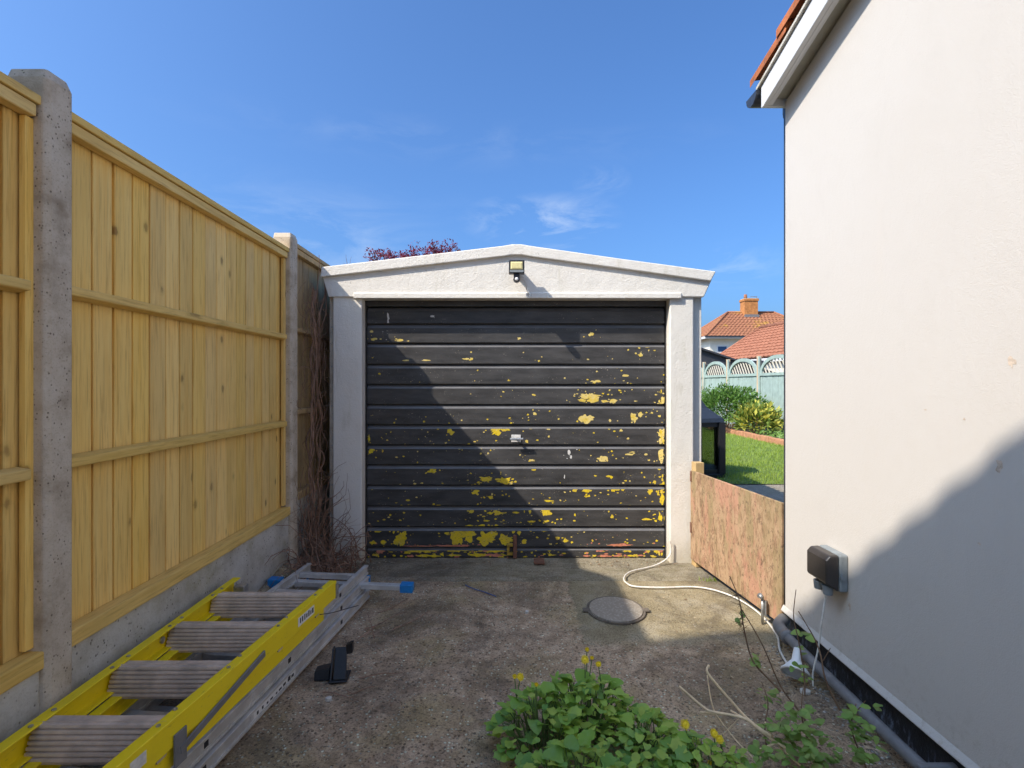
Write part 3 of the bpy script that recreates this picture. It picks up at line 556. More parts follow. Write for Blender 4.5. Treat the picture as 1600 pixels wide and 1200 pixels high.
# ------------------------------------------------------------------ timber fence on the left
def fence_bay(y0, y1, ztop, nb, label, gl, grp, mat='wood', visible=True):
    t = thing('timber_fence', (fence_x((y0 + y1) / 2), (y0 + y1) / 2, ztop - 1.84 * FK), label, 'fence', grp)
    ang = math.atan(0.0121); zb = ztop - 1.84 * FK
    w = (y1 - y0 + 0.044) / nb; bw = w + 0.022
    hb = w / 2 - 0.0046; H_ = 1.80 * FK
    pr_ = [(-0.016, -hb), (-0.002, -hb), (0.0, -hb + 0.003), (0.001, hb - 0.003), (-0.001, hb), (-0.012, hb), (-0.012, hb + 0.024), (-0.016, hb + 0.024)]
    me = MB().prism([(a, b, 0) for a, b in pr_], [(a, b, H_) for a, b in pr_]).mesh('board', M[mat]); bdx = -0.060
    for i in range(nb):
        y = y0 - 0.022 + w * (i + 0.5)
        link('board', me, t, 0, 2, (fence_x(y) + bdx + U(-0.002, 0.002), y + U(-0.0012, 0.0012), zb + 0.03), (U(-0.0015, 0.0015), U(-0.0015, 0.0015), ang + U(-0.025, 0.025)))
    def rail(name, z0_, z1_, d0, d1, ya, yb, bev=0.004):
        pts = lambda y: [(fence_x(y) + d0, y, z0_), (fence_x(y) + d1, y, z0_ + (0.008 if name == 'arris_rail' else 0)), (fence_x(y) + d1, y, z1_ - (0.006 if name == 'arris_rail' else 0)), (fence_x(y) + d0, y, z1_)]
        MB().prism(pts(ya), pts(yb)).build(name, M['rail'] if mat == 'wood' else M['old_wood'], t, False, bev)
    e = 0.012
    rail('arris_rail', zb + 1.20 * FK, zb + 1.247 * FK, -0.054, -0.012, y0 + e, y1 - e - 0.02)
    rail('arris_rail', zb + 0.605 * FK, zb + 0.655 * FK, -0.054, -0.012, y0 + e, y1 - e - 0.02)
    rail('bottom_rail', zb, zb + 0.050, -0.056, -0.006, y0 - 0.02, y1 + 0.02)
    rail('cap_batten', zb + 1.768 * FK, zb + 1.808 * FK, -0.056, -0.018, y0 + e * 0, y1 - 0.01)
    rail('capping', zb + 1.811 * FK, zb + 1.84 * FK, -0.085, -0.012, y0 - 0.015, y1 + 0.015, 0.003)
    for yy in (y0 + 0.0, y1 - 0.028):
        MB().box(fence_x(yy) - 0.052, fence_x(yy) - 0.034, yy, yy + 0.03, zb + 0.06, zb + 1.766 * FK).build('end_batten', M[mat], t, False, 0.002)
    if gl:
        gb = MB(); gb.prism([(fence_x(y0) - 0.07, y0 - 0.03, -0.03), (fence_x(y0) - 0.018, y0 - 0.03, -0.03), (fence_x(y0) - 0.018, y0 - 0.03, zb - 0.002), (fence_x(y0) - 0.07, y0 - 0.03, zb - 0.002)], [(fence_x(y1) - 0.07, y1 + 0.03, -0.03), (fence_x(y1) - 0.018, y1 + 0.03, -0.03), (fence_x(y1) - 0.018, y1 + 0.03, zb - 0.002), (fence_x(y1) - 0.07, y1 + 0.03, zb - 0.002)])
        tag(gb.build('gravel_board', M['gravel_board'], None, False, 0.005), gl, 'gravel board', 'concrete gravel boards under the fence')
    return t
FG = 'timber fence panels'
fence_bay(1.575, 3.208, 2.035, 18, 'yellow timber fence panel between the two grey concrete posts', 'grey concrete gravel board running behind the yellow stepladder', FG)
fence_bay(-0.114, 1.496, 2.024, 18, 'yellow timber fence panel butting the large pitted concrete post, cut by frame', 'grey concrete gravel board beyond large post, mostly hidden by yellow ladder', FG)
fence_bay(3.287, 4.92, 2.097, 18, 'weathered timber fence panel beside the garage, hung with dead vine', 'concrete gravel board in the gap beside the garage', FG, 'old_wood')
fence_bay(-1.81, -0.20, 2.024, 18, 'yellow timber fence panel behind the camera before the large post', None, FG)
def fpost(y0, ztop, label, w=0.066, tall=0.0):
    x = fence_x(y0); d = 0.11; c = 0.016
    def ring(z, k=0.0): return [(x - d, y0 - c + k, z), (x - 0.006 - k, y0 - c + k, z), (x + 0.004 - k, y0, z), (x + 0.004 - k, y0 + w, z), (x - 0.006 - k, y0 + w + c - k, z), (x - d, y0 + w + c - k, z)]
    mb = MB(); a, b, cc = ring(-0.05), ring(ztop - 0.03), ring(ztop, 0.012); n = 6
    mb.add(a + b + cc, [tuple(range(n))[::-1], tuple(range(2 * n, 3 * n))] + [(i, (i + 1) % n, n + (i + 1) % n, n + i) for i in range(n)] + [(n + i, n + (i + 1) % n, 2 * n + (i + 1) % n, 2 * n + i) for i in range(n)])
    o = mb.build('fence_post', M['post'], None, False, 0.005); return tag(o, label, 'fence post', 'concrete fence posts')
fpost(1.509, 2.109, 'large pitted concrete fence post between two yellow panels')
fpost(3.222, 2.132, 'concrete fence post close to the white garage corner')
fpost(-0.189, 2.12, 'concrete fence post behind the camera position'); fpost(4.937, 2.19, 'concrete fence post hidden beside the garage')

# ------------------------------------------------------------------ neighbouring house beyond the fence (its roof shades the yard)
nh = thing('neighbour_house', (-4.7, -4, 0), 'two storey rendered neighbour house with tiled gable and added shading extension', 'house')
RX, RZ, RS, GY = -4.66, 6.66, 0.62, -1.0
wl = MB(); ww = 2.55
prof = [(RX - ww, 0), (RX + ww, 0), (RX + ww, RZ - 0.15 - RS * ww), (RX, RZ - 0.15), (RX - ww, RZ - 0.15 - RS * ww)]
wl.prism([(x, GY - 0.1, z) for x, z in prof], [(x, GY - 8.0, z) for x, z in prof]); wl.build('wall', M['cream_wall'], nh)
for s in (-1, 1):
    L = 2.85; q = [(RX, RZ - 0.1), (RX + s * L, RZ - 0.1 - RS * L), (RX + s * L, RZ - 0.03 - RS * L), (RX, RZ - 0.03)]
    rf = MB().prism([(x, GY, z) for x, z in q], [(x, GY - 8.1, z) for x, z in q]).build('roof', M['tile_mid'], nh)
    me = None
    for i in range(11):
        a0, a1 = i * 0.27, i * 0.27 + 0.33
        pr = [(RX + s * a0, RZ - 0.02 - RS * a0 - 0.035), (RX + s * a1, RZ + 0.035 - RS * a1 - 0.035), (RX + s * a1, RZ + 0.065 - RS * a1 - 0.01), (RX + s * (a0 + a1) / 2, RZ + 0.075 - RS * (a0 + a1) / 2), (RX + s * a0, RZ + 0.03 - RS * a0)]
        MB().prism([(x, GY + 0.05, z) for x, z in pr], [(x, GY - 0.28, z) for x, z in pr]).build('verge_tile', M['tile_mid'], rf)
EX, EZ, EY = -2.2, 3.24, 1.57  # unseen extension, shaped so its eave casts the stepped ground shadow
pr = [(EX - 0.25, 0), (-7.0, 0), (-7.0, EZ + 0.4), (-5.6, EZ + 2.2), (EX - 0.25, EZ + 0.02)]
MB().prism([(x, EY - 0.15, z) for x, z in pr], [(x, GY - 0.09, z) for x, z in pr]).build('shade_extension_wall', M['cream_wall'], nh)
pr = [(EX, EZ - 0.1), (EX, EZ), (-5.6, EZ + 2.38), (-5.6, EZ + 2.28)]
MB().prism([(x, EY, z) for x, z in pr], [(x, GY - 0.08, z) for x, z in pr]).build('shade_extension_roof', M['tile_mid'], nh)

# ------------------------------------------------------------------ house on the right
hs = thing('house', (3.5, -1.0, 0), 'cream rendered house wall with white bargeboard and orange verge tiles', 'house')
HX, HY, PT = 1.29, 2.5, 0.25
def hx_(y): return HX + 0.0085 * (y - HY)
def zt2(y): return 2.545 + PT * (HY - y)
mb = MB(); A = [(hx_(HY), HY, 0.148), (hx_(-4), -4, 0.148), (hx_(-4), -4, zt2(-4)), (hx_(HY), HY, zt2(HY))]
mb.prism(A, [(7.0, q[1], q[2]) for q in A]); wallo = mb.build('wall', M['stucco'], hs, False, 0.006)
mb = MB(); A = [(hx_(HY) - 0.012, HY + 0.01, 0.128), (hx_(-4) - 0.012, -4, 0.128), (hx_(-4) - 0.012, -4, 0.140), (hx_(-4) - 0.001, -4, 0.165), (hx_(HY) - 0.001, HY + 0.01, 0.165), (hx_(HY) - 0.012, HY + 0.01, 0.140)]
mb.add([(hx_(y) - d, y, z) for y in (HY + 0.012, -4) for d, z in ((0.012, 0.136), (0.012, 0.140), (0.0005, 0.162), (-0.02, 0.162), (-0.02, 0.136))], [(0, 5, 6, 1), (1, 6, 7, 2), (0, 4, 9, 5), (0, 1, 2, 3, 4)])
mb.build('bell_cast', M['stucco'], hs)
MB().prism([(hx_(HY) + 0.018, HY - 0.012, -0.03), (hx_(-4) + 0.018, -4, -0.03), (hx_(-4) + 0.018, -4, 0.1465), (hx_(HY) + 0.018, HY - 0.012, 0.1465)], [(6.9, HY - 0.012, -0.03), (6.9, -4, -0.03), (6.9, -4, 0.1465), (6.9, HY - 0.012, 0.1465)]).build('plinth', M['plinth'], hs)
BX = 1.187
def strip(name, x0, x1, lo, hi, ya, yb, m, parent=hs, bev=0.003):
    q = lambda y: [(x0, y, zt2(y) + lo), (x1, y, zt2(y) + lo), (x1, y, zt2(y) + hi), (x0, y, zt2(y) + hi)]
    return MB().prism(q(ya), q(yb)).build(name, m, parent, False, bev)
strip('bargeboard', BX, BX + 0.02, -0.022, 0.085, HY + 0.0, -4, M['fascia_white'])
strip('barge_trim', BX + 0.0205, BX + 0.045, -0.02, 0.0, HY - 0.002, -4, M['fascia_white'])
strip('soffit', BX + 0.0215, 1.30, 0.012, 0.022, HY - 0.004, -4, M['soffit'], hs, 0.0)
strip('undercloak', BX - 0.012, 1.4, 0.088, 0.105, HY + 0.05, -4, M['gravel_board'])
MB().box(BX, 1.31, HY + 0.0005, HY + 0.02, zt2(HY) - 0.022, zt2(HY) + 0.085).build('soffit_box_end', M['fascia_white'], hs, False, 0.003)
strip('roof', 1.25, 7.3, 0.106, 0.15, HY + 0.09, -4, M['tile'])
nt = 22
for i in range(nt):
    y1_ = HY + 0.10 - i * 0.27; y0_ = y1_ - 0.34; mb = MB(); n = 6; xs = [BX - 0.022 + U(-.004, .004), BX + 0.0, BX + 0.035, BX + 0.09, BX + 0.16, BX + 0.24]
    zs = [0.030, 0.045, 0.050, 0.038, 0.012, 0.0]; lift = U(0, 0.006)
    def rw(y, up): return [(x, y, zt2(y) + 0.118 + up + z) for x, z in zip(xs, zs)]
    tops = rw(y1_, 0.028 + lift), rw(y0_, 0.0)
    ring1 = tops[0] + [(x, y, z - 0.017 - (0.022 if j == 5 else 0)) for j, (x, y, z) in enumerate(tops[0][::-1])]
    ring2 = tops[1] + [(x, y, z - 0.017 - (0.022 if j == 5 else 0)) for j, (x, y, z) in enumerate(tops[1][::-1])]
    mb.prism(ring1, ring2); mb.build('verge_tile', M['tile'], hs, False, 0.004)
gp = [(math.cos(a) * 0.055, math.sin(a) * 0.055) for a in [math.pi + math.pi * i / 8 for i in range(9)]]
gp += [(c * 0.93, s_ * 0.93) for c, s_ in gp[::-1]]
gz = zt2(HY) + 0.075
MB().prism([(BX - 0.018, HY + 0.085 + a, gz + b) for a, b in gp], [(7.0, HY + 0.085 + a, gz + b) for a, b in gp]).build('gutter', M['gutter'], hs)
MB().add([(BX - 0.017, HY + 0.085 + a, gz + b) for a, b in gp[:9]], [tuple(range(9))]).build('gutter_stop', M['gutter'], hs)
MB().tube(smooth_path([(1.36, HY + 0.085, gz - 0.05), (1.36, HY + 0.085, gz - 0.1), (1.345, HY + 0.045, gz - 0.19), (1.345, HY + 0.045, 0.1)], 5), 0.033, 10).build('downpipe', M['gutter'], hs, True)
st = MB()
for ji, (cx, cy, w, h) in enumerate(((1587, 566, 4, 13), (1567, 727, 4, 16), (1330, 948, 3, 12), (1512, 655, 2, 3), (1450, 640, 2, 2), (1536, 850, 2, 3))):
    Yc = HX * F / (cx - 800); zc = PZ(cy, Yc); pts = []
    for i in range(11):
        a = 2 * math.pi * i / 11; rr = 1 + 0.6 * U(-1, 1); yy = Yc + math.cos(a) * w * 0.0024 * rr; pts.append((hx_(yy) - 0.0006, yy, zc + math.sin(a) * h * 0.0009 * rr * 1.3))
    st.add([(hx_(Yc) - 0.0006, Yc, zc)] + pts, [(0, 1 + i, 1 + (i + 1) % 11) for i in range(11)])
o = st.build('rust_stains', simple('rust_stain', (0.52, 0.42, 0.33), 0.9, 0.3, 80), hs); struct(o, 'stuff')

# outdoor socket
sk = thing('outdoor_socket', (HX - 0.04, 2.09, 0.49), 'grey weatherproof double socket with smoked black lid on cream wall', 'socket')
sy0, sy1, sz0, sz1 = 2.018, 2.158, 0.40, 0.556; wx = hx_(2.09) - 0.001
MB().box(wx - 0.034, wx, sy0, sy1, sz0 + 0.012, sz1).build('back_box', M['grey_plastic'], sk, False, 0.008, 3)
pf = [(wx - 0.085, sz0 + 0.045), (wx - 0.035, sz0 + 0.012), (wx - 0.035, sz1 - 0.002), (wx - 0.070, sz1 - 0.004), (wx - 0.085, sz1 - 0.022)]
MB().prism([(x, sy0 + 0.002, z) for x, z in pf], [(x, sy1 - 0.002, z) for x, z in pf]).build('lid', M['lid_plastic'], sk, False, 0.007, 3)
for yy in (sy0 + 0.04, sy1 - 0.04):
    MB().tube([(wx - 0.056, yy, sz0 + 0.025), (wx - 0.056, yy, sz0 - 0.008)], [0.02, 0.017], 12).build('cable_gland', M['grey_plastic'], sk)
MB().tube([(wx - 0.021, sy0 - 0.003, 0.468), (wx - 0.021, sy0 + 0.004, 0.468)], 0.012, 14).build('knockout', M['grey_plastic'], sk)
cb = smooth_path([(wx - 0.056, sy0 + 0.05, sz0 - 0.005), (1.215, 2.07, 0.30), (1.205, 2.08, 0.17), (1.19, 2.09, 0.07), (1.185, 2.08, 0.02)], 6)
tag(MB().tube(cb, 0.0032, 8).build('socket_cable', M['dirty_white'], None, True), 'pale flex hanging from the wall socket to the ground', 'cable')
# waste pipe
pp = [(1.225, -3.0, 0.06), (1.228, 1.0, 0.058), (1.232, 2.0, 0.066), (1.236, 2.40, 0.078)]
wp = thing('waste_pipe', (1.23, 1.0, 0), 'grey plastic waste pipe running along foot of cream wall', 'pipe')
MB().tube(smooth_path(pp, 8), 0.0205, 16).build('pipe_run', M['pipe'], wp, True)
MB().tube(smooth_path([(1.2345, 2.38, 0.077), (1.237, 2.43, 0.08), (1.25, 2.475, 0.082), (1.30, 2.53, 0.084)], 5), 0.028, 16).build('elbow', M['pipe'], wp, True)
MB().tube([(1.2340, 2.355, 0.0765), (1.2347, 2.385, 0.0772)], 0.031, 16).build('elbow_collar', M['pipe'], wp, True)
for yy in (1.55,): MB().box(1.19, 1.31, yy - 0.012, yy + 0.012, 0.03, 0.095).build('pipe_clip', M['pipe'], wp, False, 0.006)
# gate
gA, gB = Vector((1.205, 3.53, 0)), Vector((1.318, 2.56, 0)); gd = (gB - gA).normalized(); gn = Vector((gd.y, -gd.x, 0)).normalized()
gt = thing('plywood_gate', (gA + gB) / 2, 'low weathered plywood gate between garage pillar and cream wall', 'gate')
def gbox(name, a0, a1, n0, n1, z0, z1, m, bev=0.003):
    q = lambda a: [gA + gd * a + gn * n0 + Vector((0, 0, z0)), gA + gd * a + gn * n1 + Vector((0, 0, z0)), gA + gd * a + gn * n1 + Vector((0, 0, z1)), gA + gd * a + gn * n0 + Vector((0, 0, z1))]
    return MB().prism(q(a0), q(a1)).build(name, m, gt, False, bev)
if gn.x > 0: gn = -gn
gbox('plywood_sheet', 0, (gB - gA).length, 0.0, 0.014, 0.045, 0.635, M['ply'])
gbox('gate_post', -0.02, 0.045, -0.06, -0.002, 0.0, 0.69, M['old_wood'])
gbox('hinge_strip', 0.0, 0.02, 0.0145, 0.018, 0.56, 0.63, M['rust'], 0.001); gbox('hinge_strip', 0.0, 0.02, 0.0145, 0.018, 0.22, 0.29, M['rust'], 0.001)
gbox('gate_frame', 0.05, (gB - gA).length, -0.045, -0.002, 0.55, 0.61, M['old_wood']); gbox('gate_frame', 0.05, (gB - gA).length, -0.045, -0.002, 0.06, 0.12, M['old_wood'])
bl = thing('gate_bolt', (1.29, 2.68, 0.05), 'small galvanised drop bolt at the foot of plywood gate', 'bolt')
bp0 = G(1196, 985)
bx, by = 1.272, 2.66
MB().box(bx - 0.004, bx + 0.0, by - 0.02, by + 0.02, 0.045, 0.125).build('bolt_plate', M['galv'], bl, False, 0.002)
MB().tube([(bx - 0.012, by, 0.005), (bx - 0.012, by, 0.135)], 0.007, 10).build('bolt_bar', M['galv'], bl, True)
MB().tube([(bx - 0.012, by, 0.135), (bx - 0.03, by - 0.01, 0.15)], [0.010, 0.014], 10).build('bolt_knob', M['galv'], bl, True)
# white cable across the ground
cpx = [(1046, 871), (1026, 882.6), (986, 893), (975, 903), (979, 911), (993, 916.5), (1036, 918), (1081, 917), (1112, 921), (1145, 932), (1173, 948), (1195, 967), (1214, 993), (1219, 1017), (1233, 1042)]
pts = [G(x, y, 0.011) for x, y in cpx]; pts[0] = Vector((PX(1046, 3.57), 3.60, 0.02)); 
pts = [Vector((PX(1047, 3.56), 3.562, 0.16)), Vector((PX(1047, 3.56), 3.562, 0.06))] + pts[1:]
tag(MB().tube(smooth_path(pts, 7), 0.0048, 8).build('ground_cable', M['dirty_white'], None, True), 'thin white hose snaking over concrete from garage corner to wall', 'hose')
# manhole
mc = thing('manhole_cover', (0.553, 2.82, 0), 'round cast iron manhole cover in the yellowish concrete patch', 'manhole cover')
ci = [(0.553 + math.cos(a) * 0.140, 2.82 + math.sin(a) * 0.155) for a in [2 * math.pi * i / 48 for i in range(48)]]
co = [(0.553 + (x - 0.553) * 1.10, 2.82 + (y - 2.82) * 1.10) for x, y in ci]
MB().prism([(x, y, 0.0) for x, y in ci], [(x, y, 0.0135) for x, y in ci]).build('cover_plate', M['iron'], mc, False, 0.002)
rg = MB(); cm = [(0.553 + (x - 0.553) * 1.02, 2.82 + (y - 2.82) * 1.02) for x, y in ci]
rg.add([(x, y, 0.0095) for x, y in cm] + [(x, y, 0.0095) for x, y in co] + [(x, y, 0.0) for x, y in co] + [(x, y, -0.004) for x, y in cm], [f for i in range(48) for f in ((i, (i + 1) % 48, 48 + (i + 1) % 48, 48 + i)[::-1], (48 + i, 48 + (i + 1) % 48, 96 + (i + 1) % 48, 96 + i)[::-1], (144 + i, 144 + (i + 1) % 48, (i + 1) % 48, i)[::-1])])
rg.build('cover_rim', M['apron_dark'], mc)
for s in (-1, 1): MB().box(0.553 + s * 0.158 - 0.018, 0.553 + s * 0.158 + 0.018, 2.79, 2.83, 0.004, 0.014).build('lifting_lug', M['apron_dark'], mc, False, 0.003)
# white scoop near pipe
fn_ = thing('plastic_funnel', G(1245, 1070), 'dirty white plastic funnel lying on ground beside waste pipe', 'funnel')
f0 = G(1243, 1068); mb = MB(); n = 20; rings = []
ax = Vector((0.35, 0.55, 0.62)).normalized(); u = ax.orthogonal().normalized(); w = ax.cross(u); cbase = f0 + Vector((0, 0, 0.042))
for t, r in ((0, 0.052), (0.004, 0.055), (0.05, 0.018), (0.10, 0.012)): rings.append([cbase + ax * t + (u * math.cos(a) + w * math.sin(a)) * r for a in [2 * math.pi * j / n for j in range(n)]])
mb.add([q for g_ in rings for q in g_], [(i * n + j, i * n + (j + 1) % n, (i + 1) * n + (j + 1) % n, (i + 1) * n + j) for i in range(3) for j in range(n)])
mb.build('funnel_cone', M['white_plastic'], fn_, True)
MB().tube([rings[0][i] for i in range(n)] + [rings[0][0]], 0.004, 6).build('funnel_rim', M['dirty_white'], fn_, True)

# ------------------------------------------------------------------ aluminium extension ladder
LA, LB = Vector((-0.785, 3.10, 0)), Vector((-1.055, 0.35, 0)); ld = (LB - LA).normalized(); ln = Vector((-ld.y, ld.x, 0)); 
if ln.x > 0: ln = -ln
al = thing('extension_ladder', (LA + LB) / 2, 'aluminium triple extension ladder lying flat under yellow stepladder', 'ladder')
def lbox(mb, a0, a1, n0, n1, z0, z1, mi=0):
    q = lambda a: [LA + ld * a + ln * n + Vector((0, 0, z)) for n, z in ((n0, z0), (n1, z0), (n1, z1), (n0, z1))]
    return mb.prism(q(a0), q(a1), mi)
Llen = (LB - LA).length; WID = [0.40, 0.375, 0.35]
for k_ in range(3):
    z0, z1 = 0.012 + k_ * 0.056, 0.064 + k_ * 0.056; off = [0.0, 0.02, 0.05][k_]; ins = 0.0 + k_ * 0.014; a0 = [0.13, 0.10, 0.08][k_]
    for side in (0, 1):
        n0 = ins if side == 0 else 0.42 - ins - 0.024
        sb = MB(); lbox(sb, a0, Llen, n0 + 0.006, n0 + 0.018, z0, z1); lbox(sb, a0, Llen, n0, n0 + 0.0239, z1 - 0.011, z1 - 0.0001); lbox(sb, a0, Llen, n0 + 0.0001, n0 + 0.0238, z0 + 0.0001, z0 + 0.011)
        so = sb.build('stile', M['alu'], al, False, 0.0015)
        if side == 0:
            for i in range(11):
                a = a0 + 0.12 + i * 0.25
                if a > Llen - 0.05: break
                lbox(MB(), 0, 0, 0, 0, 0, 0); mb = MB(); c0 = LA + ld * a + ln * (n0 + 0.004) + Vector((0, 0, (z0 + z1) / 2))
                mb.prism([c0 + ld * s1 * 0.009 + Vector((0, 0, s2 * 0.009)) for s1, s2 in ((-1, -1), (1, -1), (1, 1), (-1, 1))], [c0 + ln * 0.003 + ld * s1 * 0.009 + Vector((0, 0, s2 * 0.009)) for s1, s2 in ((-1, -1), (1, -1), (1, 1), (-1, 1))])
                mb.build('rung_end', M['black_plastic'] if i % 2 else M['alu'], so)
            if k_ == 0 or k_ == 1:
                lab = MB(); lbox(lab, 0.95 + 0.1 * k_, 1.25 + 0.1 * k_, n0 + 0.0045, n0 + 0.0055, z0 + 0.014, z1 - 0.014)
                if k_ == 0:
                    kk = lab.build('sticker', M['white_plastic'], so)
                    for j in range(9):
                        mk = MB(); lbox(mk, 0.965 + j * 0.031, 0.965 + j * 0.031 + U(0.008, 0.02), n0 + 0.0036, n0 + 0.0042, z0 + 0.019, z0 + 0.019 + U(0.006, 0.013)); mk.build('print_mark', M['black_plastic'], so)
        if k_ == 1: cp = MB(); lbox(cp, a0 - 0.012, a0 - 0.0005, n0 - 0.001, n0 + 0.025, z0 - 0.001, z1 + 0.001); cp.build('end_cap', M['blue_plastic'], al, False, 0.002)
    for i in range(11):
        a = a0 + 0.12 + i * 0.25
        if a > Llen - 0.05: break
        q0 = LA + ld * a + ln * (ins + 0.019) + Vector((0, 0, (z0 + z1) / 2)); q1 = LA + ld * a + ln * (0.42 - ins - 0.019) + Vector((0, 0, (z0 + z1) / 2))
        mb = MB(); s_ = 0.014
        mb.prism([q0 + ld * u1 * s_ + Vector((0, 0, u2 * s_)) for u1, u2 in ((-1, -1), (1, -1), (1, 1), (-1, 1))], [q1 + ld * u1 * s_ + Vector((0, 0, u2 * s_)) for u1, u2 in ((-1, -1), (1, -1), (1, 1), (-1, 1))])
        mb.build('rung', M['alu'], al, False, 0.003)
b0, b1 = P(421, 909, 2.89), P(646, 918, 2.89); bd = (b1 - b0).normalized()
def bar(name, p0, p1, hw, hh, m, bev=0.003):
    d = (p1 - p0).normalized(); w = d.cross(Vector((0, 0, 1))).normalized() * hw; up = Vector((0, 0, hh))
    q = lambda c: [c - w - up, c + w - up, c + w + up, c - w + up]
    return MB().prism(q(p0), q(p1)).build(name, m, al, False, bev)
bar('stabiliser_bar', b0 + bd * 0.06, b1 - bd * 0.06, 0.020, 0.014, M['alu'])
for c0, c1 in ((b0, b0 + bd * 0.07), (b1 - bd * 0.07, b1)): bar('stabiliser_foot', c0, c1, 0.028, 0.023, M['blue_plastic'], 0.005)
# ------------------------------------------------------------------ yellow stepladder
sl = thing('stepladder', (-1.03, 1.6, 0.18), 'yellow fibreglass stepladder with ribbed grey treads lying on aluminium ladder', 'ladder')
RA, RB = Vector((-0.796, 2.40, 0)), Vector((-0.955, 0.90, 0)); QA, QB = Vector((-1.287, 2.44, 0)), Vector((-1.268, 0.90, 0))
def chan(A, B, out, z0, z1, name, m, th=0.006, fl_=0.034):
    d = (B - A).normalized(); n = Vector((-d.y, d.x, 0))
    if n.dot(out) < 0: n = -n
    pr = [(0, z0), (0, z1), (-fl_, z1), (-fl_, z1 - th), (-th, z1 - th), (-th, z0 + th), (-fl_, z0 + th), (-fl_, z0)]
    q = lambda c: [c + n * a + Vector((0, 0, z)) for a, z in pr]
    return MB().prism(q(A), q(B)).build(name, m, sl, False, 0.002), d, n
zf0, zf1, zr0, zr1 = 0.243, 0.318, 0.183, 0.238
s1, dR, nR = chan(RA, RB, Vector((1, 0, 0)), zf0, zf1, 'front_stile', M['yellow'])
s2, dQ, nQ = chan(QA, QB, Vector((-1, 0, 0)), zf0, zf1, 'front_stile', M['yellow'])
r1, _, _ = chan(RA + dR * 0.10 - nR * 0.012, RB - nR * 0.012, Vector((1, 0, 0)), zr0, zr1, 'rear_stile', M['yellow'])
r2, _, _ = chan(QA + dQ * 0.10 - nQ * 0.03, QB - nQ * 0.03, Vector((-1, 0, 0)), zr0, zr1, 'rear_stile', M['yellow'])
for i, yy in enumerate((2.25, 1.965, 1.68, 1.395, 1.11)):
    tR = (RA.y - yy) / (RA.y - RB.y); tQ = (QA.y - yy) / (QA.y - QB.y)
    pR = RA.lerp(RB, tR) - nR * 0.011; pQ = QA.lerp(QB, tQ) - nQ * 0.014
    # ribbed section in (y, z): leans away from the camera at the top
    sec = [(-0.034, zf0 - 0.014)]
    nrib = 7
    for j in range(nrib):
        zc = zf0 - 0.006 + (0.082) * j / nrib; dz = 0.082 / nrib
        lean = 0.032 * (j / nrib)
        sec += [(-0.036 + lean, zc), (-0.034 + lean, zc + dz * 0.55), (-0.0265 + lean, zc + dz * 0.6), (-0.025 + lean, zc + dz * 0.95)]
    sec += [(0.012, zf1 - 0.006), (0.042, zf1 - 0.009), (0.042, zf1 - 0.03), (0.0, zf0 - 0.014)]
    tr_ = MB().prism([(pQ.x, pQ.y + a, z) for a, z in sec], [(pR.x, pR.y + a, z) for a, z in sec]); tr_.build('tread', M['tread'], sl)
    for pp_, nn in ((pR, nR), (pQ, nQ)):
        for dy in (-0.02, 0.05):
            c = pp_ - nn * 0.008 + Vector((0, dy, zf1 + 0.0008)); MB().tube([c, c + Vector((0, 0, 0.003))], 0.006, 8).build('rivet', M['galv'], sl)
# spreader bar, bracket, stickers and boots
def on_face(A, d, n, a, z, off=0.001): return A + d * a + n * off + Vector((0, 0, z))
sp0, sp1 = on_face(RA, dR, nR, 0.58, 0.283, 0.006), on_face(RA, dR, nR, 0.98, 0.222, 0.006)
mb = MB(); dd = (sp1 - sp0).normalized(); up = dd.cross(nR).normalized() * 0.011
mb.prism([sp0 - up - nR * .004, sp0 + up - nR * .004, sp1 + up - nR * .004, sp1 - up - nR * .004], [sp0 - up + nR * .002, sp0 + up + nR * .002, sp1 + up + nR * .002, sp1 - up + nR * .002]); mb.build('spreader_bar', M['pipe'], sl, False, 0.002)
def facebox(name, a0, a1, z0, z1, o0, o1, m, bev=0.001):
    q = [on_face(RA, dR, nR, a, z, 0) for a, z in ((a0, z0), (a1, z0), (a1, z1), (a0, z1))]
    return MB().prism([v + nR * o0 for v in q], [v + nR * o1 for v in q]).build(name, m, sl, False, bev)
facebox('pivot_bracket', 0.955, 1.0, 0.185, 0.275, 0.001, 0.006, M['pipe'])
facebox('sticker', 0.215, 0.345, 0.263, 0.298, 0.0004, 0.0009, M['white_plastic'], 0)
for j in range(7): facebox('print_mark', 0.222 + j * 0.017, 0.222 + j * 0.017 + U(0.006, 0.013), 0.268 + U(0, 0.005), 0.284 + U(0, 0.01), 0.0011, 0.0014, M['black_plastic'] if j != 1 else M['pipe'], 0)
facebox('torn_sticker', 0.99 + 0.10, 1.14, 0.268, 0.30, 0.0004, 0.0009, M['dirty_white'], 0)
facebox('end_boot', -0.012, 0.012, zf0 - 0.002, zf1 - 0.012, 0.0006, 0.004, M['galv'])
for A_, d_2, n_2 in ((QA, dQ, nQ),):
    c = A_ + d_2 * 0.03 - n_2 * 0.03; MB().box(c.x, c.x + 0.05, c.y - 0.03, c.y + 0.012, zf0, zf1 - 0.02).build('end_boot', M['galv'], sl, False, 0.004)
    for aa in (0.52, 0.74):
        c = A_ + d_2 * aa - n_2 * 0.0075 + Vector((0, 0, 0.28)); MB().tube([c, c - n_2 * 0.006], 0.012, 10).build('rivet', M['galv'], sl)
# wire tie between the ladders
tag(MB().tube(smooth_path([G(500, 960, 0.25), G(520, 957, 0.21), G(545, 950, 0.19), G(560, 946, 0.175)], 4), 0.002, 5).build('wire_tie', M['gutter'], None, True), 'thin dark wire tied across the ladder stile ends', 'wire')
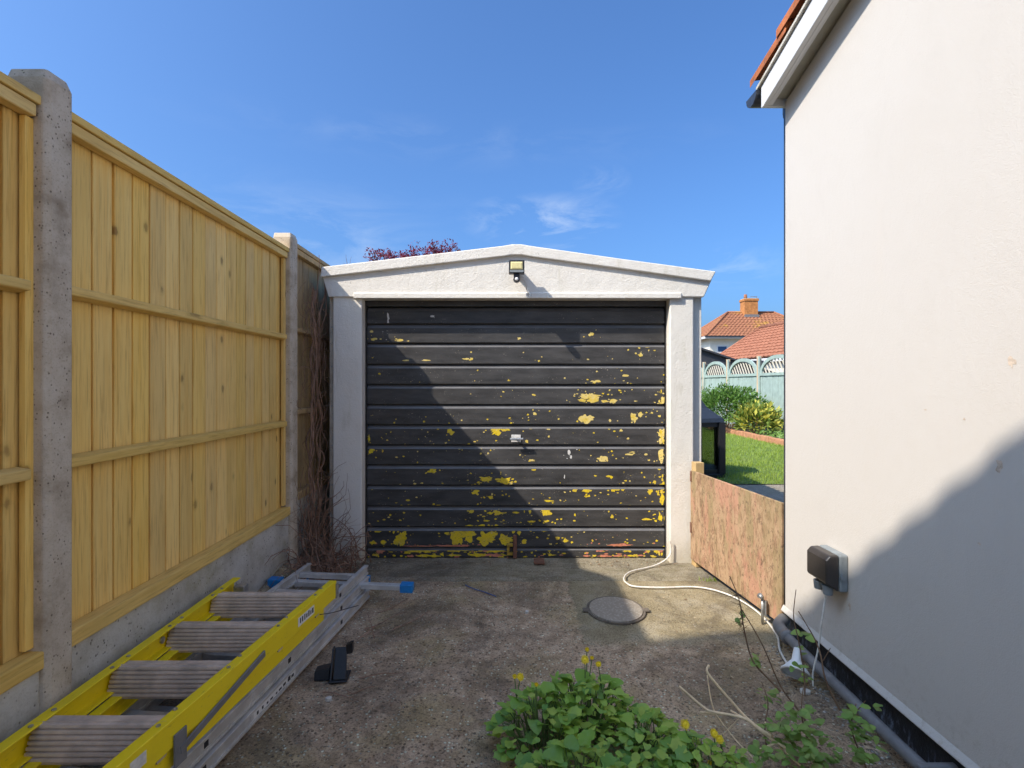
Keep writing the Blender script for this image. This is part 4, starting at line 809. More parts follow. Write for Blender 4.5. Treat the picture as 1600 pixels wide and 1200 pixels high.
# black plastic bracket
bk = thing('plastic_bracket', G(530, 1060), 'black plastic channel bracket standing on ground beside aluminium ladder', 'bracket')
c = G(529, 1066); c.z = 0
TT = Matrix.Translation(c) @ Matrix.Rotation(R(6), 4, 'Z') @ Matrix.Scale(0.78, 4)
def bpr(name, a, b, bev=0.003): MB().prism([TT @ Vector(v) for v in a], [TT @ Vector(v) for v in b]).build(name, M['black_plastic'], bk, False, bev)
MB().box(-0.05, 0.045, -0.012, 0.10, 0.0, 0.010, 0, TT).build('base_plate', M['black_plastic'], bk, False, 0.003)
bpr('front_face', ((-0.03, 0.0, 0.011), (0.038, 0.0, 0.011), (0.038, 0.012, 0.011), (-0.03, 0.012, 0.011)), ((-0.03, 0.06, 0.15), (0.03, 0.06, 0.15), (0.03, 0.072, 0.15), (-0.03, 0.072, 0.15)))
bpr('side_web', ((-0.046, -0.004, 0.011), (-0.036, -0.004, 0.011), (-0.036, 0.095, 0.011), (-0.046, 0.095, 0.011)), ((-0.046, 0.06, 0.145), (-0.036, 0.06, 0.145), (-0.036, 0.095, 0.145), (-0.046, 0.095, 0.145)), 0.002)
bpr('end_tab', ((0.026, 0.055, 0.115), (0.062, 0.045, 0.125), (0.062, 0.085, 0.125), (0.026, 0.085, 0.115)), ((0.026, 0.055, 0.165), (0.062, 0.045, 0.178), (0.062, 0.085, 0.178), (0.026, 0.085, 0.165)), 0.002)
bpr('side_wing', ((-0.13, 0.02, 0.0), (-0.052, 0.02, 0.0), (-0.052, 0.09, 0.0), (-0.13, 0.09, 0.0)), ((-0.13, 0.03, 0.045), (-0.052, 0.03, 0.06), (-0.052, 0.09, 0.06), (-0.13, 0.09, 0.045)), 0.003)

# ------------------------------------------------------------------ dead vine by the fence
def twig(mb, p0, d0, length, r0, wig, grav=0.0, n=9, sides=4, r1=0.25, floor=0.004, box=None):
    p, d = Vector(p0), Vector(d0).normalized(); pts = [p.copy()]
    for i in range(n):
        d = (d + Vector((U(-wig, wig), U(-wig, wig), U(-wig, wig) + grav))).normalized(); p = p + d * length / n
        if p.z < floor: p.z = floor; d.z = abs(d.z) * 0.3
        if box: p.x = max(box[0], min(box[1], p.x)); p.y = max(box[2], min(box[3], p.y))
        pts.append(p.copy())
    mb.tube(pts, [r0 * (1 - (1 - r1) * i / n) for i in range(n + 1)], sides, 0, False); return pts
vn = thing('dead_vine', (-1.25, 3.4, 0), 'tangle of brown leafless vine stems between fence post and garage', 'vine')
mb = MB()
for i in range(150):
    b = (U(-1.31, -0.98), U(3.10, 3.52), U(0.0, 0.10)); twig(mb, b, (U(-0.6, 0.4), U(-0.5, 0.25), U(0.2, 1)), U(0.25, 0.6), U(0.0020, 0.0042), 0.38, -0.22, 9, 4, 0.4, 0.006, (-1.335, -0.95, 2.85, 3.56))
for i in range(55):
    b = (U(-1.32, -1.18), U(3.30, 3.56), U(0.0, 0.3)); twig(mb, b, (U(-0.3, 0.4), U(-0.5, 0.1), 1), U(0.3, 0.6), U(0.0018, 0.0036), 0.30, -0.1, 9, 4, 0.4, 0.006, (-1.335, -1.08, 3.0, 3.56))
o = mb.build('ground_tangle', M['vine'], vn, True); struct(o, 'stuff')
mb = MB()
for i in range(11):
    p0 = Vector((U(-1.345, -1.29), U(3.32, 3.60), 0.0)); pts = [p0]
    ztop_ = U(1.2, 2.05)
    for j in range(1, 15): pts.append(Vector((p0.x + U(-0.01, 0.04), p0.y + U(-0.04, 0.05) + 0.006 * j, ztop_ * j / 14)))
    mb.tube(smooth_path(pts, 3), U(0.0022, 0.006), 5, 0, False)
for i in range(190):
    z = random.choice((U(1.0, 1.9), U(1.35, 1.8), U(0.3, 1.2))); twig(mb, (U(-1.345, -1.27), U(3.32, 3.75), z), (U(-0.3, 0.5), U(-0.6, 0.6), U(-1, 0.5)), U(0.10, 0.32), U(0.0011, 0.0026), 0.5, -0.15, 8, 3, 0.4, 0.006, (-1.348, -1.255, 3.25, 4.6))
o = mb.build('climbing_stems', M['vine'], vn, True); struct(o, 'stuff')
mb = MB()
twig(mb, (-1.31, 3.50, 1.66), (0.15, -0.1, 1), 0.40, 0.004, 0.15, 0.0, 8, 4, 0.4)
for i in range(8): twig(mb, (-1.13 + U(-.05, .05), 3.44, U(0.18, 0.30)), (1, U(-0.3, 0.2), U(-0.4, 0.5)), U(0.08, 0.2), 0.002, 0.35, 0, 6, 3, 0.3)
o = mb.build('stray_stems', M['vine'], vn, True); struct(o, 'stuff')
tw = MB()
for (x, y), (dx, dy), l in (((612, 988), (0.5, 0.9), 0.25), ((585, 1000), (-0.3, 1), 0.2), ((570, 985), (0.7, 0.6), 0.22), ((505, 1085), (0.9, -0.3), 0.18), ((540, 1082), (0.8, -0.5), 0.14), ((560, 1062), (1, 0.2), 0.18), ((590, 960), (0.6, 0.8), 0.2), ((560, 1000), (0.4, 1), 0.24)):
    p = G(x, y); twig(tw, (p.x, p.y, 0.008), (dx, dy, 0.08), l, 0.0028, 0.22, -0.03, 8, 4, 0.5)
o = tw.build('fallen_twigs', M['vine']); struct(o, 'stuff'); tag(o, 'thin brown twigs scattered on concrete beside the aluminium ladder', 'twigs')
tag(MB().tube(smooth_path([G(727, 914, 0.006), G(740, 920, 0.006), G(757, 925, 0.006), G(775, 932, 0.006)], 3), 0.003, 6).build('blue_cord', simple('blue_cord', (0.08, 0.11, 0.24), 0.7)), 'short faded blue cord lying on concrete before garage door', 'cord')
# loose grit and litter
def pebble(mb, p, r):
    q = [Vector(v) for v in ((1, 0, 0), (0, 1, 0), (-1, 0, 0), (0, -1, 0), (0, 0, 0.7), (0.6, 0.6, -0.3))]
    vs_ = [p + Vector((v.x * r * U(.6, 1.2), v.y * r * U(.6, 1.2), v.z * r * U(.5, 1))) for v in q[:5]]
    mb.add(vs_, [(0, 1, 4), (1, 2, 4), (2, 3, 4), (3, 0, 4)], random.choice((0, 2, 2, 0, 2, 0, 0, 2, 2, 0, 1)))
mb = MB()
for i in range(2600):
    x, y = U(-0.95, 1.2), 1.4 + 2.1 * random.random(); d = mnoise.noise((x * 3, y * 3, 4))
    if d < U(-0.4, 0.5): continue
    pebble(mb, Vector((x, y, yard_h(x, y))), U(0.0012, 0.0042))
for i in range(500):
    y = U(1.4, 2.45); x = hx_(y) - abs(random.gauss(0, 0.08)) - 0.01; pebble(mb, Vector((x, y, -0.004)), U(0.002, 0.009))
for i in range(500):
    x = U(-1.35, 1.2); y = 3.56 + U(-0.05, 0.08); pebble(mb, Vector((x, y, 0.004)), U(0.001, 0.004))
o = mb.build('loose_grit', [simple('grit_grey', (0.25, 0.23, 0.20)), simple('grit_pale', (0.46, 0.43, 0.38)), simple('grit_brown', (0.14, 0.10, 0.07))]); struct(o, 'stuff'); tag(o, 'fine loose grit and chippings scattered over the concrete yard', 'grit')
mb = MB()
for i in range(650):
    r_ = random.random()
    if r_ < 0.45: x, y = U(-1.30, -0.85), U(2.5, 3.5)
    elif r_ < 0.65: x, y = U(-1.1, 1.15), 3.60 - abs(random.gauss(0, 0.05))
    elif r_ < 0.85: x, y = 1.20 - abs(random.gauss(0, 0.12)), U(1.5, 2.5)
    else: x, y = U(-0.6, 1.0), U(1.6, 3.4)
    z = max(yard_h(x, y), -0.002) + 0.003; a = U(0, 6.28); l_, w_ = U(0.004, 0.014), U(0.002, 0.006); dx, dy = math.cos(a) * l_, math.sin(a) * l_; ex, ey = -math.sin(a) * w_, math.cos(a) * w_
    mb.add([(x - dx, y - dy, z), (x + ex, y + ey, z + U(0, .006)), (x + dx, y + dy, z + U(0, .004)), (x - ex, y - ey, z + U(0, .003))], [(0, 1, 2, 3)], random.choice((0, 0, 1)))
o = mb.build('leaf_litter', [simple('litter_brown', (0.20, 0.125, 0.07)), simple('litter_pale', (0.42, 0.32, 0.20))]); struct(o, 'stuff'); tag(o, 'small brown dead leaf scraps lying along edges of the yard', 'leaf litter')
for i, (x, y, r, lb) in enumerate(((514, 1093, 0.012, 'small pale stone beside the black plastic bracket'), (823, 957, 0.010, 'small white scrap on concrete before garage door'), (1258, 1082, 0.02, 'pale flake of stone beside the white funnel'))):
    p = G(x, y); n = 9; top_ = [(p.x + math.cos(a) * r * U(.7, 1.2), p.y + math.sin(a) * r * U(.6, 1), 0.009) for a in [6.283 * j / n for j in range(n)]]
    tag(MB().prism([(q[0], q[1], -0.005) for q in top_], top_).build('stone_chip', simple('pale_stone', (0.6, 0.56, 0.5)), None, False, 0.002), lb, 'stone')

# ------------------------------------------------------------------ weeds
def leaf_mesh(name, mat, kind):
    if kind == 'round': out = [(0.0, 0.0), (0.30, -0.12), (0.52, 0.10), (0.52, 0.42), (0.36, 0.72), (0.16, 0.92), (0.0, 1.0)]
    elif kind == 'lobed': out = [(0.0, 0.0), (0.34, -0.10), (0.46, 0.12), (0.38, 0.26), (0.55, 0.40), (0.40, 0.58), (0.42, 0.78), (0.18, 0.86), (0.0, 1.0)]
    elif kind == 'long': out = [(0.0, 0.0), (0.12, 0.10), (0.20, 0.35), (0.22, 0.6), (0.14, 0.85), (0.0, 1.0)]
    else: out = [(0.0, 0.0), (0.2, 0.08), (0.30, 0.30), (0.24, 0.45), (0.30, 0.55), (0.18, 0.8), (0.0, 1.0)]
    mb = MB(); ph = U(0, 6); vs_ = []
    m = len(out)
    for x, y in out: vs_.append((0, y, -0.22 * y * y + 0.02))
    for s in (1, -1):
        for x, y in out[1:-1]: vs_.append((s * x, y, -0.22 * y * y + 0.20 * x + 0.05 * math.sin(7 * y + ph + s)))
    R_ = lambda i: i if i in (0, m - 1) else m + i - 1
    L_ = lambda i: i if i in (0, m - 1) else m + (m - 2) + i - 1
    fs = []
    for i in range(m - 1):
        a, b, c_2, d_3 = i, R_(i), R_(i + 1), i + 1
        fs.append(tuple(dict.fromkeys((a, b, c_2, d_3)))); a, b, c_2, d_3 = i, L_(i), L_(i + 1), i + 1; fs.append(tuple(dict.fromkeys((d_3, c_2, b, a))))
    mb.add(vs_, [f for f in fs if len(f) > 2]); return mb.mesh(name, mat, True)
LV = [leaf_mesh('leaf', M[m_], q) for m_, q in (('leaf', 'round'), ('leaf', 'lobed'), ('leaf_d', 'round'), ('leaf_y', 'lobed'), ('leaf', 'long'), ('leaf', 'round'), ('leaf_d', 'lobed'), ('leaf_y', 'oval'), ('leaf', 'oval'))]
LB2 = [leaf_mesh('leaf', M['leaf2'], q) for q in ('oval', 'round', 'oval')]
def place_leaf(me, p, size, azim, pitch, parent, roll=0.0):
    o = bpy.data.objects.new('leaf', me); COL.objects.link(o); o.parent = parent
    o.matrix_parent_inverse = Matrix.Translation(-parent.location)
    o.location = p; o.rotation_euler = (pitch, roll, azim); o.scale = (size * U(.85, 1.15), size, size); return o
def weed(cx, cy, rx, ry, h, n, label, size=(0.03, 0.062), tall=()):
    t = thing('leafy_weed', (cx, cy, 0), label, 'weed', 'leafy weeds by the wall corner bed')
    sm = MB()
    for i in range(n):
        a = U(0, 6.283); r = math.sqrt(U(0, 1)); x, y = cx + math.cos(a) * r * rx, cy + math.sin(a) * r * ry
        top_ = h * (1 - 0.65 * r * r) * (1 + 0.25 * mnoise.noise((x * 9, y * 9, 0))); z = max(0.015, top_ * (1 - 0.6 * random.random() ** 2.2))
        p = Vector((x, y, z)); b = Vector((cx + (x - cx) * 0.5 + U(-.02, .02), cy + (y - cy) * 0.5 + U(-.02, .02), 0))
        azim = a - math.pi / 2 + U(-1.0, 1.0); place_leaf(random.choice(LV), p, U(*size) * random.choice((0.6, 0.9, 1.0, 1.15, 1.3)) * (0.75 + 0.4 * z / h), azim, U(-0.1, 0.75) - 0.1, t, U(-0.4, 0.4))
        if i % 2 == 0: sm.tube([b, (b + p) / 2 + Vector((U(-.01, .01), U(-.01, .01), 0.02)), p], [0.0022, 0.0018, 0.0012], 4, 0, False)
    sm.build('stalks', M['green_stem'], t, True)
    for (px, py, Z, base) in tall:
        tip = P(px, py, Z); bs = Vector((tip.x + U(-.03, .03), tip.y + U(0, .03), 0.02)); path = smooth_path([bs, bs.lerp(tip, 0.5) + Vector((U(-.012, .012), 0, 0)), tip], 4)
        MB().tube(path, [0.003 - 0.0015 * i / (len(path) - 1) for i in range(len(path))], 5).build('flower_stem', M['green_stem'], t, True)
        fm = MB(); nn = 18; cdir = Vector((U(-.2, .2), -0.75, 0.65)).normalized(); u = cdir.orthogonal().normalized(); w = cdir.cross(u)
        for ly, (rr, hh_) in enumerate(((0.0125 * base, 0.003), (0.0085 * base, 0.007))):
            for j in range(nn):
                a = 6.283 * (j + 0.5 * ly) / nn; d = u * math.cos(a) + w * math.sin(a); sd = u * math.cos(a + 1.57) + w * math.sin(a + 1.57); rj = rr * U(.85, 1.1)
                fm.add([tip + d * 0.001 - sd * 0.001, tip + d * rj - sd * 0.0017 + cdir * hh_, tip + d * rj + sd * 0.0017 + cdir * hh_, tip + d * 0.001 + sd * 0.001], [(0, 1, 2, 3)])
        fm.add([tip + cdir * 0.0075] + [tip + (u * math.cos(6.283 * j / 8) + w * math.sin(6.283 * j / 8)) * 0.006 * base + cdir * 0.0045 for j in range(8)], [(0, 1 + j, 1 + (j + 1) % 8) for j in range(8)])
        fm.build('flower', M['petal'], t)
        MB().tube([tip - cdir * 0.012, tip - cdir * 0.006, tip + cdir * 0.001], [0.002, 0.005, 0.0055], 8).build('flower_base', M['green_stem'], t, True)
    return t
weed(0.10, 1.76, 0.17, 0.16, 0.17, 210, 'leafy green weed with two small yellow flower heads, beside bare concrete', (0.020, 0.041), ((813, 1058, 1.80, 1.0), (804, 1057, 1.80, 0.6), (838, 1070, 1.72, 0.5)))
weed(0.27, 1.84, 0.15, 0.14, 0.19, 210, 'tallest leafy green weed with upright stalk of yellow flowers', (0.020, 0.041), ((914, 1031, 1.86, 1.15), (935, 1038, 1.86, 0.8), (917, 1015, 1.88, 0.6), (925, 1028, 1.87, 0.55)))
weed(0.42, 1.70, 0.18, 0.15, 0.13, 210, 'low spreading leafy weed between the flowering clumps', (0.018, 0.038))
weed(0.20, 1.50, 0.22, 0.15, 0.16, 220, 'dense leafy weed with pale edged round leaves at frame bottom', (0.020, 0.041))
weed(0.58, 1.62, 0.15, 0.12, 0.11, 150, 'leafy weed with yellow flowers below the dry straw stems', (0.02, 0.038), ((1070, 1132, 1.68, 1.3), (1115, 1146, 1.66, 1.1), (1124, 1155, 1.65, 1.0), (1109, 1192, 1.60, 0.5)))
weed(0.42, 1.46, 0.2, 0.14, 0.14, 160, 'leafy weed in front of the low spreading clump', (0.018, 0.038))
# upright leaves by tallest weed
tt = bpy.data.objects['leafy_weed.001']
for (x, y, s_, pt) in ((877, 1050, 0.042, 1.0), (872, 1030, 0.03, 1.35), (905, 1055, 0.045, 1.2), (920, 1050, 0.042, 1.25), (940, 1075, 0.045, 0.9), (972, 1075, 0.04, 0.8), (857, 1050, 0.03, 0.8)): place_leaf(LV[0] if s_ > .041 else LV[4], P(x, y + 18, 1.85), s_, U(-0.6, 0.6) + 3.1, -pt + 0.9, tt, 0)
# briar with stems
def Q(x, y, Z): return P(x / 4 + 1040, y / 4 + 900, Z)
br = thing('briar_shrub', Q(860, 900, 1.75), 'sparse briar with thin brown stems and small green leaves beside wall', 'shrub')
sm = MB()
stems = [([(400, 0), (460, 150), (490, 330), (540, 520), (640, 640), (720, 720)], 1.95, 1.80, 0.0030), ([(470, 200), (600, 420), (720, 690), (840, 850), (900, 960)], 1.93, 1.74, 0.0032),
         ([(815, 85), (800, 250), (830, 400), (865, 600), (870, 750)], 2.0, 1.85, 0.0026), ([(830, 220), (930, 390), (970, 500), (1000, 650), (1090, 840)], 1.92, 1.78, 0.0030), ([(1030, 450), (985, 530)], 1.86, 1.86, 0.0018),
         ([(1190, 800), (1160, 950), (1250, 1190), (1300, 1320)], 1.68, 1.56, 0.0030), ([(600, 660), (640, 800), (620, 950), (640, 1150)], 1.80, 1.70, 0.0026), ([(860, 700), (850, 870), (900, 1050), (1000, 1250)], 1.80, 1.62, 0.003), ([(1250, 780), (1190, 850)], 1.68, 1.68, 0.002)]
anchors = []
for pts, za, zb2, r in stems:
    n = len(pts); path = smooth_path([Q(x, y, za + (zb2 - za) * i / (n - 1)) for i, (x, y) in enumerate(pts)], 5)
    sm.tube(path, [r * (0.5 + 0.7 * i / len(path)) for i in range(len(path))], 6, 0, False); anchors.append(path)
for i in range(40):                                     # withered side shoots on the tall stem
    q = random.choice(anchors[0][4:12]); twig(sm, q, (U(-1, .6), U(-.5, .5), U(-.6, .5)), U(0.015, 0.05), 0.0012, 0.5, -0.1, 4, 3)
sm.build('stems', M['stem'], br, True)
def lf(x, y, Z, s): place_leaf(random.choice(LB2), Q(x, y, Z), s, U(0, 6.28), U(-0.3, 0.7), br, U(-.4, .4))
for cx, cy, sx_, sy_, n, Z in ((640, 760, 80, 60, 12, 1.82), (780, 860, 90, 60, 18, 1.74), (860, 1000, 150, 90, 46, 1.66), (700, 960, 110, 70, 26, 1.70), (870, 560, 40, 120, 10, 1.9), (850, 390, 50, 30, 5, 1.95), (570, 540, 40, 60, 9, 1.86), (1180, 930, 70, 110, 26, 1.64), (1270, 1000, 50, 60, 10, 1.6), (950, 1140, 170, 60, 40, 1.58), (1230, 1130, 60, 60, 12, 1.58), (640, 1130, 90, 50, 18, 1.62), (1290, 850, 40, 30, 3, 1.66), (470, 250, 30, 50, 5, 1.93)):
    for i in range(n):
        x, y = random.gauss(cx, sx_ * .6), random.gauss(cy, sy_ * .6); q = Q(x, y, Z + U(-.05, .05))
        if q.z > 0.015: lf(x, y, Z + U(-.04, .04), U(0.018, 0.038))
dr = thing('dry_stalks', Q(600, 1000, 1.70), 'bundle of pale straw coloured dead stalks leaning over the weeds', 'dead plant')
for pts, za, zb2, r in (([(85, 690), (170, 765), (250, 830), (300, 850), (480, 885), (560, 940), (690, 1040), (790, 1090)], 1.80, 1.66, 0.0042), ([(270, 560), (265, 610), (400, 770), (490, 870), (570, 940), (660, 1000)], 1.80, 1.68, 0.0042), ([(260, 620), (300, 830), (410, 990), (480, 1070), (560, 1150)], 1.80, 1.66, 0.0022), ([(620, 910), (690, 1040), (780, 1130), (850, 1190)], 1.74, 1.62, 0.0028), ([(540, 1105), (690, 1045)], 1.68, 1.68, 0.004), ([(215, 852), (320, 862)], 1.77, 1.76, 0.004), ([(405, 840), (520, 905)], 1.74, 1.72, 0.003), ([(360, 990), (460, 890)], 1.74, 1.74, 0.0015)):
    n = len(pts); path = smooth_path([Q(x, y, za + (zb2 - za) * i / (n - 1)) for i, (x, y) in enumerate(pts)], 4); MB().tube(path, r, 7).build('stalk', M['straw'], dr, True)
tf = MB()
for i in range(120):
    p = random.choice((G(1115, 908), G(415, 910), G(395, 925))); x, y = p.x + random.gauss(0, .035), p.y + random.gauss(0, .012); tf.add([(x - .002, y, 0), (x + .002, y, 0), (x + U(-.015, .015), y + U(-.015, .015), U(.012, .035))], [(0, 1, 2)])
o = tf.build('grass_tufts', M['grass']); struct(o, 'stuff'); tag(o, 'tiny tufts of bright grass in concrete joints', 'grass')

# ------------------------------------------------------------------ back garden
lt = thing('garden_lantern', (2.56, 7.05, 0), 'black lantern shaped frame with swept roof and clear sides on patio edge', 'lantern')
lx, ly, lr = 2.45, 7.05, 0.36
hexp = lambda r, z, rot=0.26: [(lx + math.cos(a + rot) * r, ly + math.sin(a + rot) * r, z) for a in [2 * math.pi * i / 6 for i in range(6)]]
mb = MB(); zs = [(0.385, 0.72), (0.37, 0.77), (0.27, 0.83), (0.16, 0.90), (0.08, 1.0), (0.03, 1.08)]; rings = [hexp(r, z) for r, z in zs]
mb.add([q for g_ in rings for q in g_], [(i * 6 + j, i * 6 + (j + 1) % 6, (i + 1) * 6 + (j + 1) % 6, (i + 1) * 6 + j) for i in range(5) for j in range(6)] + [tuple(range(6))[::-1], tuple(30 + j for j in range(6))]); mb.build('roof_cap', M['gutter'], lt)
for q in hexp(0.345, 0): MB().box(q[0] - 0.042, q[0] + 0.042, q[1] - 0.042, q[1] + 0.042, 0.061, 0.719).build('post', M['black_plastic'], lt, False, 0.004)
MB().prism(hexp(0.39, 0.0), hexp(0.39, 0.06)).build('base', M['black_plastic'], lt, False, 0.005)
kg = NT('clear_pane'); kg.b.inputs['Transmission Weight'].default_value = 1.0; kg.b.inputs['IOR'].default_value = 1.1; M['pane'] = kg.done((0.45, 0.48, 0.45), 0.08)
for z_ in (0.061, 0.66): MB().prism(hexp(0.352, z_), hexp(0.352, z_ + 0.055)).build('band', M['black_plastic'], lt)
hp0, hp1 = hexp(0.335, 0.117), hexp(0.335, 0.66)
for i in range(6):
    a, b = Vector(hp0[i]), Vector(hp0[(i + 1) % 6]); a2, b2 = a.lerp(b, 0.1), a.lerp(b, 0.9); nn = Vector((-(b - a).y, (b - a).x, 0)).normalized() * 0.004; up = Vector((0, 0, 0.542))
    MB().prism([a2, b2, b2 + up, a2 + up], [a2 + nn, b2 + nn, b2 + nn + up, a2 + nn + up]).build('pane', M['pane'], lt)
# brick edging
eg = thing('lawn_edging', (5.29, 11, 0), 'row of terracotta edging bricks between lawn and planted bed', 'edging')
for i in range(26):
    y = 8.0 + i * 0.235
    o = MB().box(5.24 + U(-.008, .008), 5.335, y, y + 0.225, -0.03, 0.125 + U(-.008, .008)).build('brick', M['edging'], eg, False, 0.01)
# pale green arched fence, parallel to the view
FXG = 6.42; ZTG = 1.42
def gpanel(y0, y1, lb):
    t = thing('arched_fence', (FXG, (y0 + y1) / 2, 0), lb, 'fence', 'pale green arched fence panels')
    n = 14; w = (y1 - y0) / n
    me = MB().box(-0.008, 0.008, -w / 2 + 0.003, w / 2 - 0.003, 0, ZTG - 0.1).mesh('board', M['pale_green'])
    for i in range(n): link('board', me, t, 0, 2, (FXG + U(-.004, .004), y0 + w * (i + .5), 0.1))
    MB().box(FXG - 0.04, FXG - 0.009, y0 + .02, y1 - .02, ZTG, ZTG + 0.07).build('rail', M['pale_green'], t); MB().box(FXG - 0.03, FXG + 0.02, y0 + .02, y1 - .02, 0.0, 0.1).build('kick_board', M['pale_green'], t)
    yc, hw, hh = (y0 + y1) / 2, (y1 - y0) / 2 - 0.03, 0.43
    arc = [(yc + math.cos(a) * hw, ZTG + 0.07 + math.sin(a) * hh) for a in [math.pi * i / 20 for i in range(21)]]; inn = [(yc + (y - yc) * 0.88, ZTG + 0.07 + (z - ZTG - 0.07) * 0.80) for y, z in arc]
    mb = MB(); ring = arc + inn[::-1]; m_ = len(ring)
    a = [(FXG - 0.035, y, z) for y, z in ring]; b = [(FXG + 0.015, y, z) for y, z in ring]
    fs = []
    for i in range(20): fs += [(i, i + 1, m_ - 2 - i, m_ - 1 - i), (m_ + i + 1, m_ + i, 2 * m_ - 1 - i, 2 * m_ - 2 - i)]
    fs += [(i, m_ + i, m_ + i + 1, i + 1) for i in range(20)] + [(20 + 1 + i, m_ + 21 + i, m_ + 22 + i, 22 + i) for i in range(20)]
    mb.add(a + b, fs); mb.build('arch', M['pale_green'], t)
    for j in range(-2, 13):
        y_ = y0 + j * (y1 - y0) / 11; pts_ = []
        for q in range(21):
            yy = y_ + 0.30 * q / 20; zz_ = ZTG + 0.07 + 0.40 * q / 20
            u_ = (yy - yc) / (hw * 0.93)
            if abs(u_) < 1 and zz_ < ZTG + 0.07 + hh * 0.86 * math.sqrt(1 - u_ * u_): pts_.append((FXG, yy, zz_))
        if len(pts_) > 2:
            a_p, b_p = Vector(pts_[0]), Vector(pts_[-1]); mb = MB(); dn = Vector((0, 0.055, -0.0))
            mb.prism([a_p, a_p + dn, b_p + dn, b_p], [v + Vector((0.012, 0, 0)) for v in (a_p, a_p + dn, b_p + dn, b_p)]); mb.build('lattice_slat', M['lattice_fill'], t)
lbs = ['pale green arched fence panel right of the variegated shrub, by house wall', 'pale green arched fence panel behind the two green shrubs', 'pale green arched fence panel next to the garage corner post', 'pale green arched fence panel hidden beyond garage']
gpanel(9.85, 11.70, 'pale green arched fence panel hidden behind the house wall corner'); gpanel(7.89, 9.74, 'pale green arched fence panel by the patio behind the house wall')
for i, lb in enumerate(lbs): gpanel(11.81 + i * 1.96, 13.66 + i * 1.96, lb)
for i in range(4):
    y = 13.70 + i * 1.96 if i < 3 else 11.74
    o = thing('green_fence_post', (FXG, y, 0), ['tan timber post between arched panels behind variegated shrub', 'tan timber post between arched panels behind the round bush', 'tan timber post hidden behind garage', 'tan timber post hidden behind the house wall'][i], 'fence post', 'posts of the arched fence')
    MB().box(FXG - 0.05, FXG + 0.04, y - 0.02, y + 0.07, 0, 1.94).build('shaft', M['fence_post_tan'], o, False, 0.006)
    MB().box(FXG - 0.055, FXG - 0.02, y - 0.075, y - 0.022, 0, 1.92).build('green_batten', M['pale_green'], o, False, 0.004)
# shrubs
def shrub(name, c, rx, ry, h, n, mat, size, label, spiky=False, long_=1.9):
    t = thing(name, c, label, 'shrub'); mb = MB(); st_ = MB()
    for i in range(n):
        a, ph = U(0, 6.283), math.acos(U(-0.5, 1)); rr = (0.55 + 0.5 * random.random()) * (1 + 0.28 * mnoise.noise((math.cos(a) * 2.2 + c[0], math.sin(a) * 2.2, ph * 2)))
        d = Vector((math.cos(a) * math.sin(ph), math.sin(a) * math.sin(ph), math.cos(ph)))
        p = Vector((c[0] + d.x * rx * rr, c[1] + d.y * ry * rr, max(0.03, h * 0.45 + d.z * h * 0.55 * rr)))
        if p.x > FXG - 0.08: p.x = FXG - 0.08
        up = (d + Vector((U(-.8, .8), U(-.8, .8), U(-.3, .9)))).normalized(); sd = up.cross(Vector((U(-1, 1), U(-1, 1), U(-1, 1)))).normalized(); s = U(0.6, 1.3) * size
        mb.add([p, p + up * s * 0.9 + sd * s * 0.42, p + up * s * long_, p + up * s * 0.9 - sd * s * 0.42], [(0, 1, 2, 3)], 0 if U(0, 1) < 0.6 else 1)
    for i in range(16): twig(st_, (c[0] + U(-.1, .1), c[1] + U(-.1, .1), 0), (U(-.6, .6), U(-.6, .6), 1), h * U(.7, 1.1), 0.01, 0.15, 0, 6, 4)
    o = mb.build('foliage', mat, t); struct(o, 'stuff'); st_.build('stems', M['stem'], t, True); return t
M['laurel_y'] = leaf_mat('variegated_yellow_leaf', (0.50, 0.46, 0.06), (0.62, 0.55, 0.14), (0.22, 0.28, 0.05))
M['bush_l2'] = leaf_mat('bush_leaf_light', (0.13, 0.24, 0.045), (0.18, 0.29, 0.05))
shrub('round_bush', (5.45, 13.3, 0), 0.85, 0.85, 1.15, 6500, [M['bush_leaf'], M['bush_l2']], 0.045, 'rounded dark green small leaved bush before the arched fence')
shrub('variegated_shrub', (5.72, 12.35, 0), 0.46, 0.5, 0.72, 1100, [M['laurel'], M['laurel_y']], 0.075, 'yellow and green variegated shrub behind terracotta edging')
mb = MB()
for i in range(900):
    p = Vector((U(5.38, 6.2), U(9.8, 12.1), U(0.04, 0.17))); up = Vector((U(-1, 1), U(-1, 1), U(0, 1))).normalized(); sd = up.orthogonal().normalized(); q = U(.02, .04)
    mb.add([p, p + up * q + sd * q * .5, p + up * 2 * q, p + up * q - sd * q * .5], [(0, 1, 2, 3)])
o = mb.build('ground_cover', M['bush_l2']); struct(o, 'stuff'); tag(o, 'low green ground cover in bed between edging and arched fence', 'ground cover')
# sheds and houses beyond
sh = thing('dark_shed', (8.6, 20.5, 0), 'dark boarded shed with pitched roof beyond the arched fence', 'shed')
shz = lambda x: 0
for i in range(14): MB().box(7.1, 10.0, 21.0 - 0.008 * (i % 2), 21.06, 0.05 + i * 0.15, 0.05 + i * 0.15 + 0.145).build('board', M['shed'], sh)
rs = PZ(548, 21.0); MB().prism([(7.0, 20.85, rs + 0.28), (10.4, 20.85, rs - 1.1 + 0.24), (10.4, 20.85, rs - 1.16 + 0.24), (7.0, 20.85, rs + 0.2)], [(7.0, 23, rs + 0.28), (10.4, 23, rs - 1.1 + 0.24), (10.4, 23, rs - 1.16 + 0.24), (7.0, 23, rs + 0.2)]).build('roof', M['shed'], sh)
MB().prism([(7.1, 20.995, 2.14), (9.0, 20.995, 2.14), (7.1, 20.995, rs + 0.2)], [(7.1, 22.9, 2.14), (9.0, 22.9, 2.14), (7.1, 22.9, rs + 0.2)]).build('gable_board', M['shed'], sh)
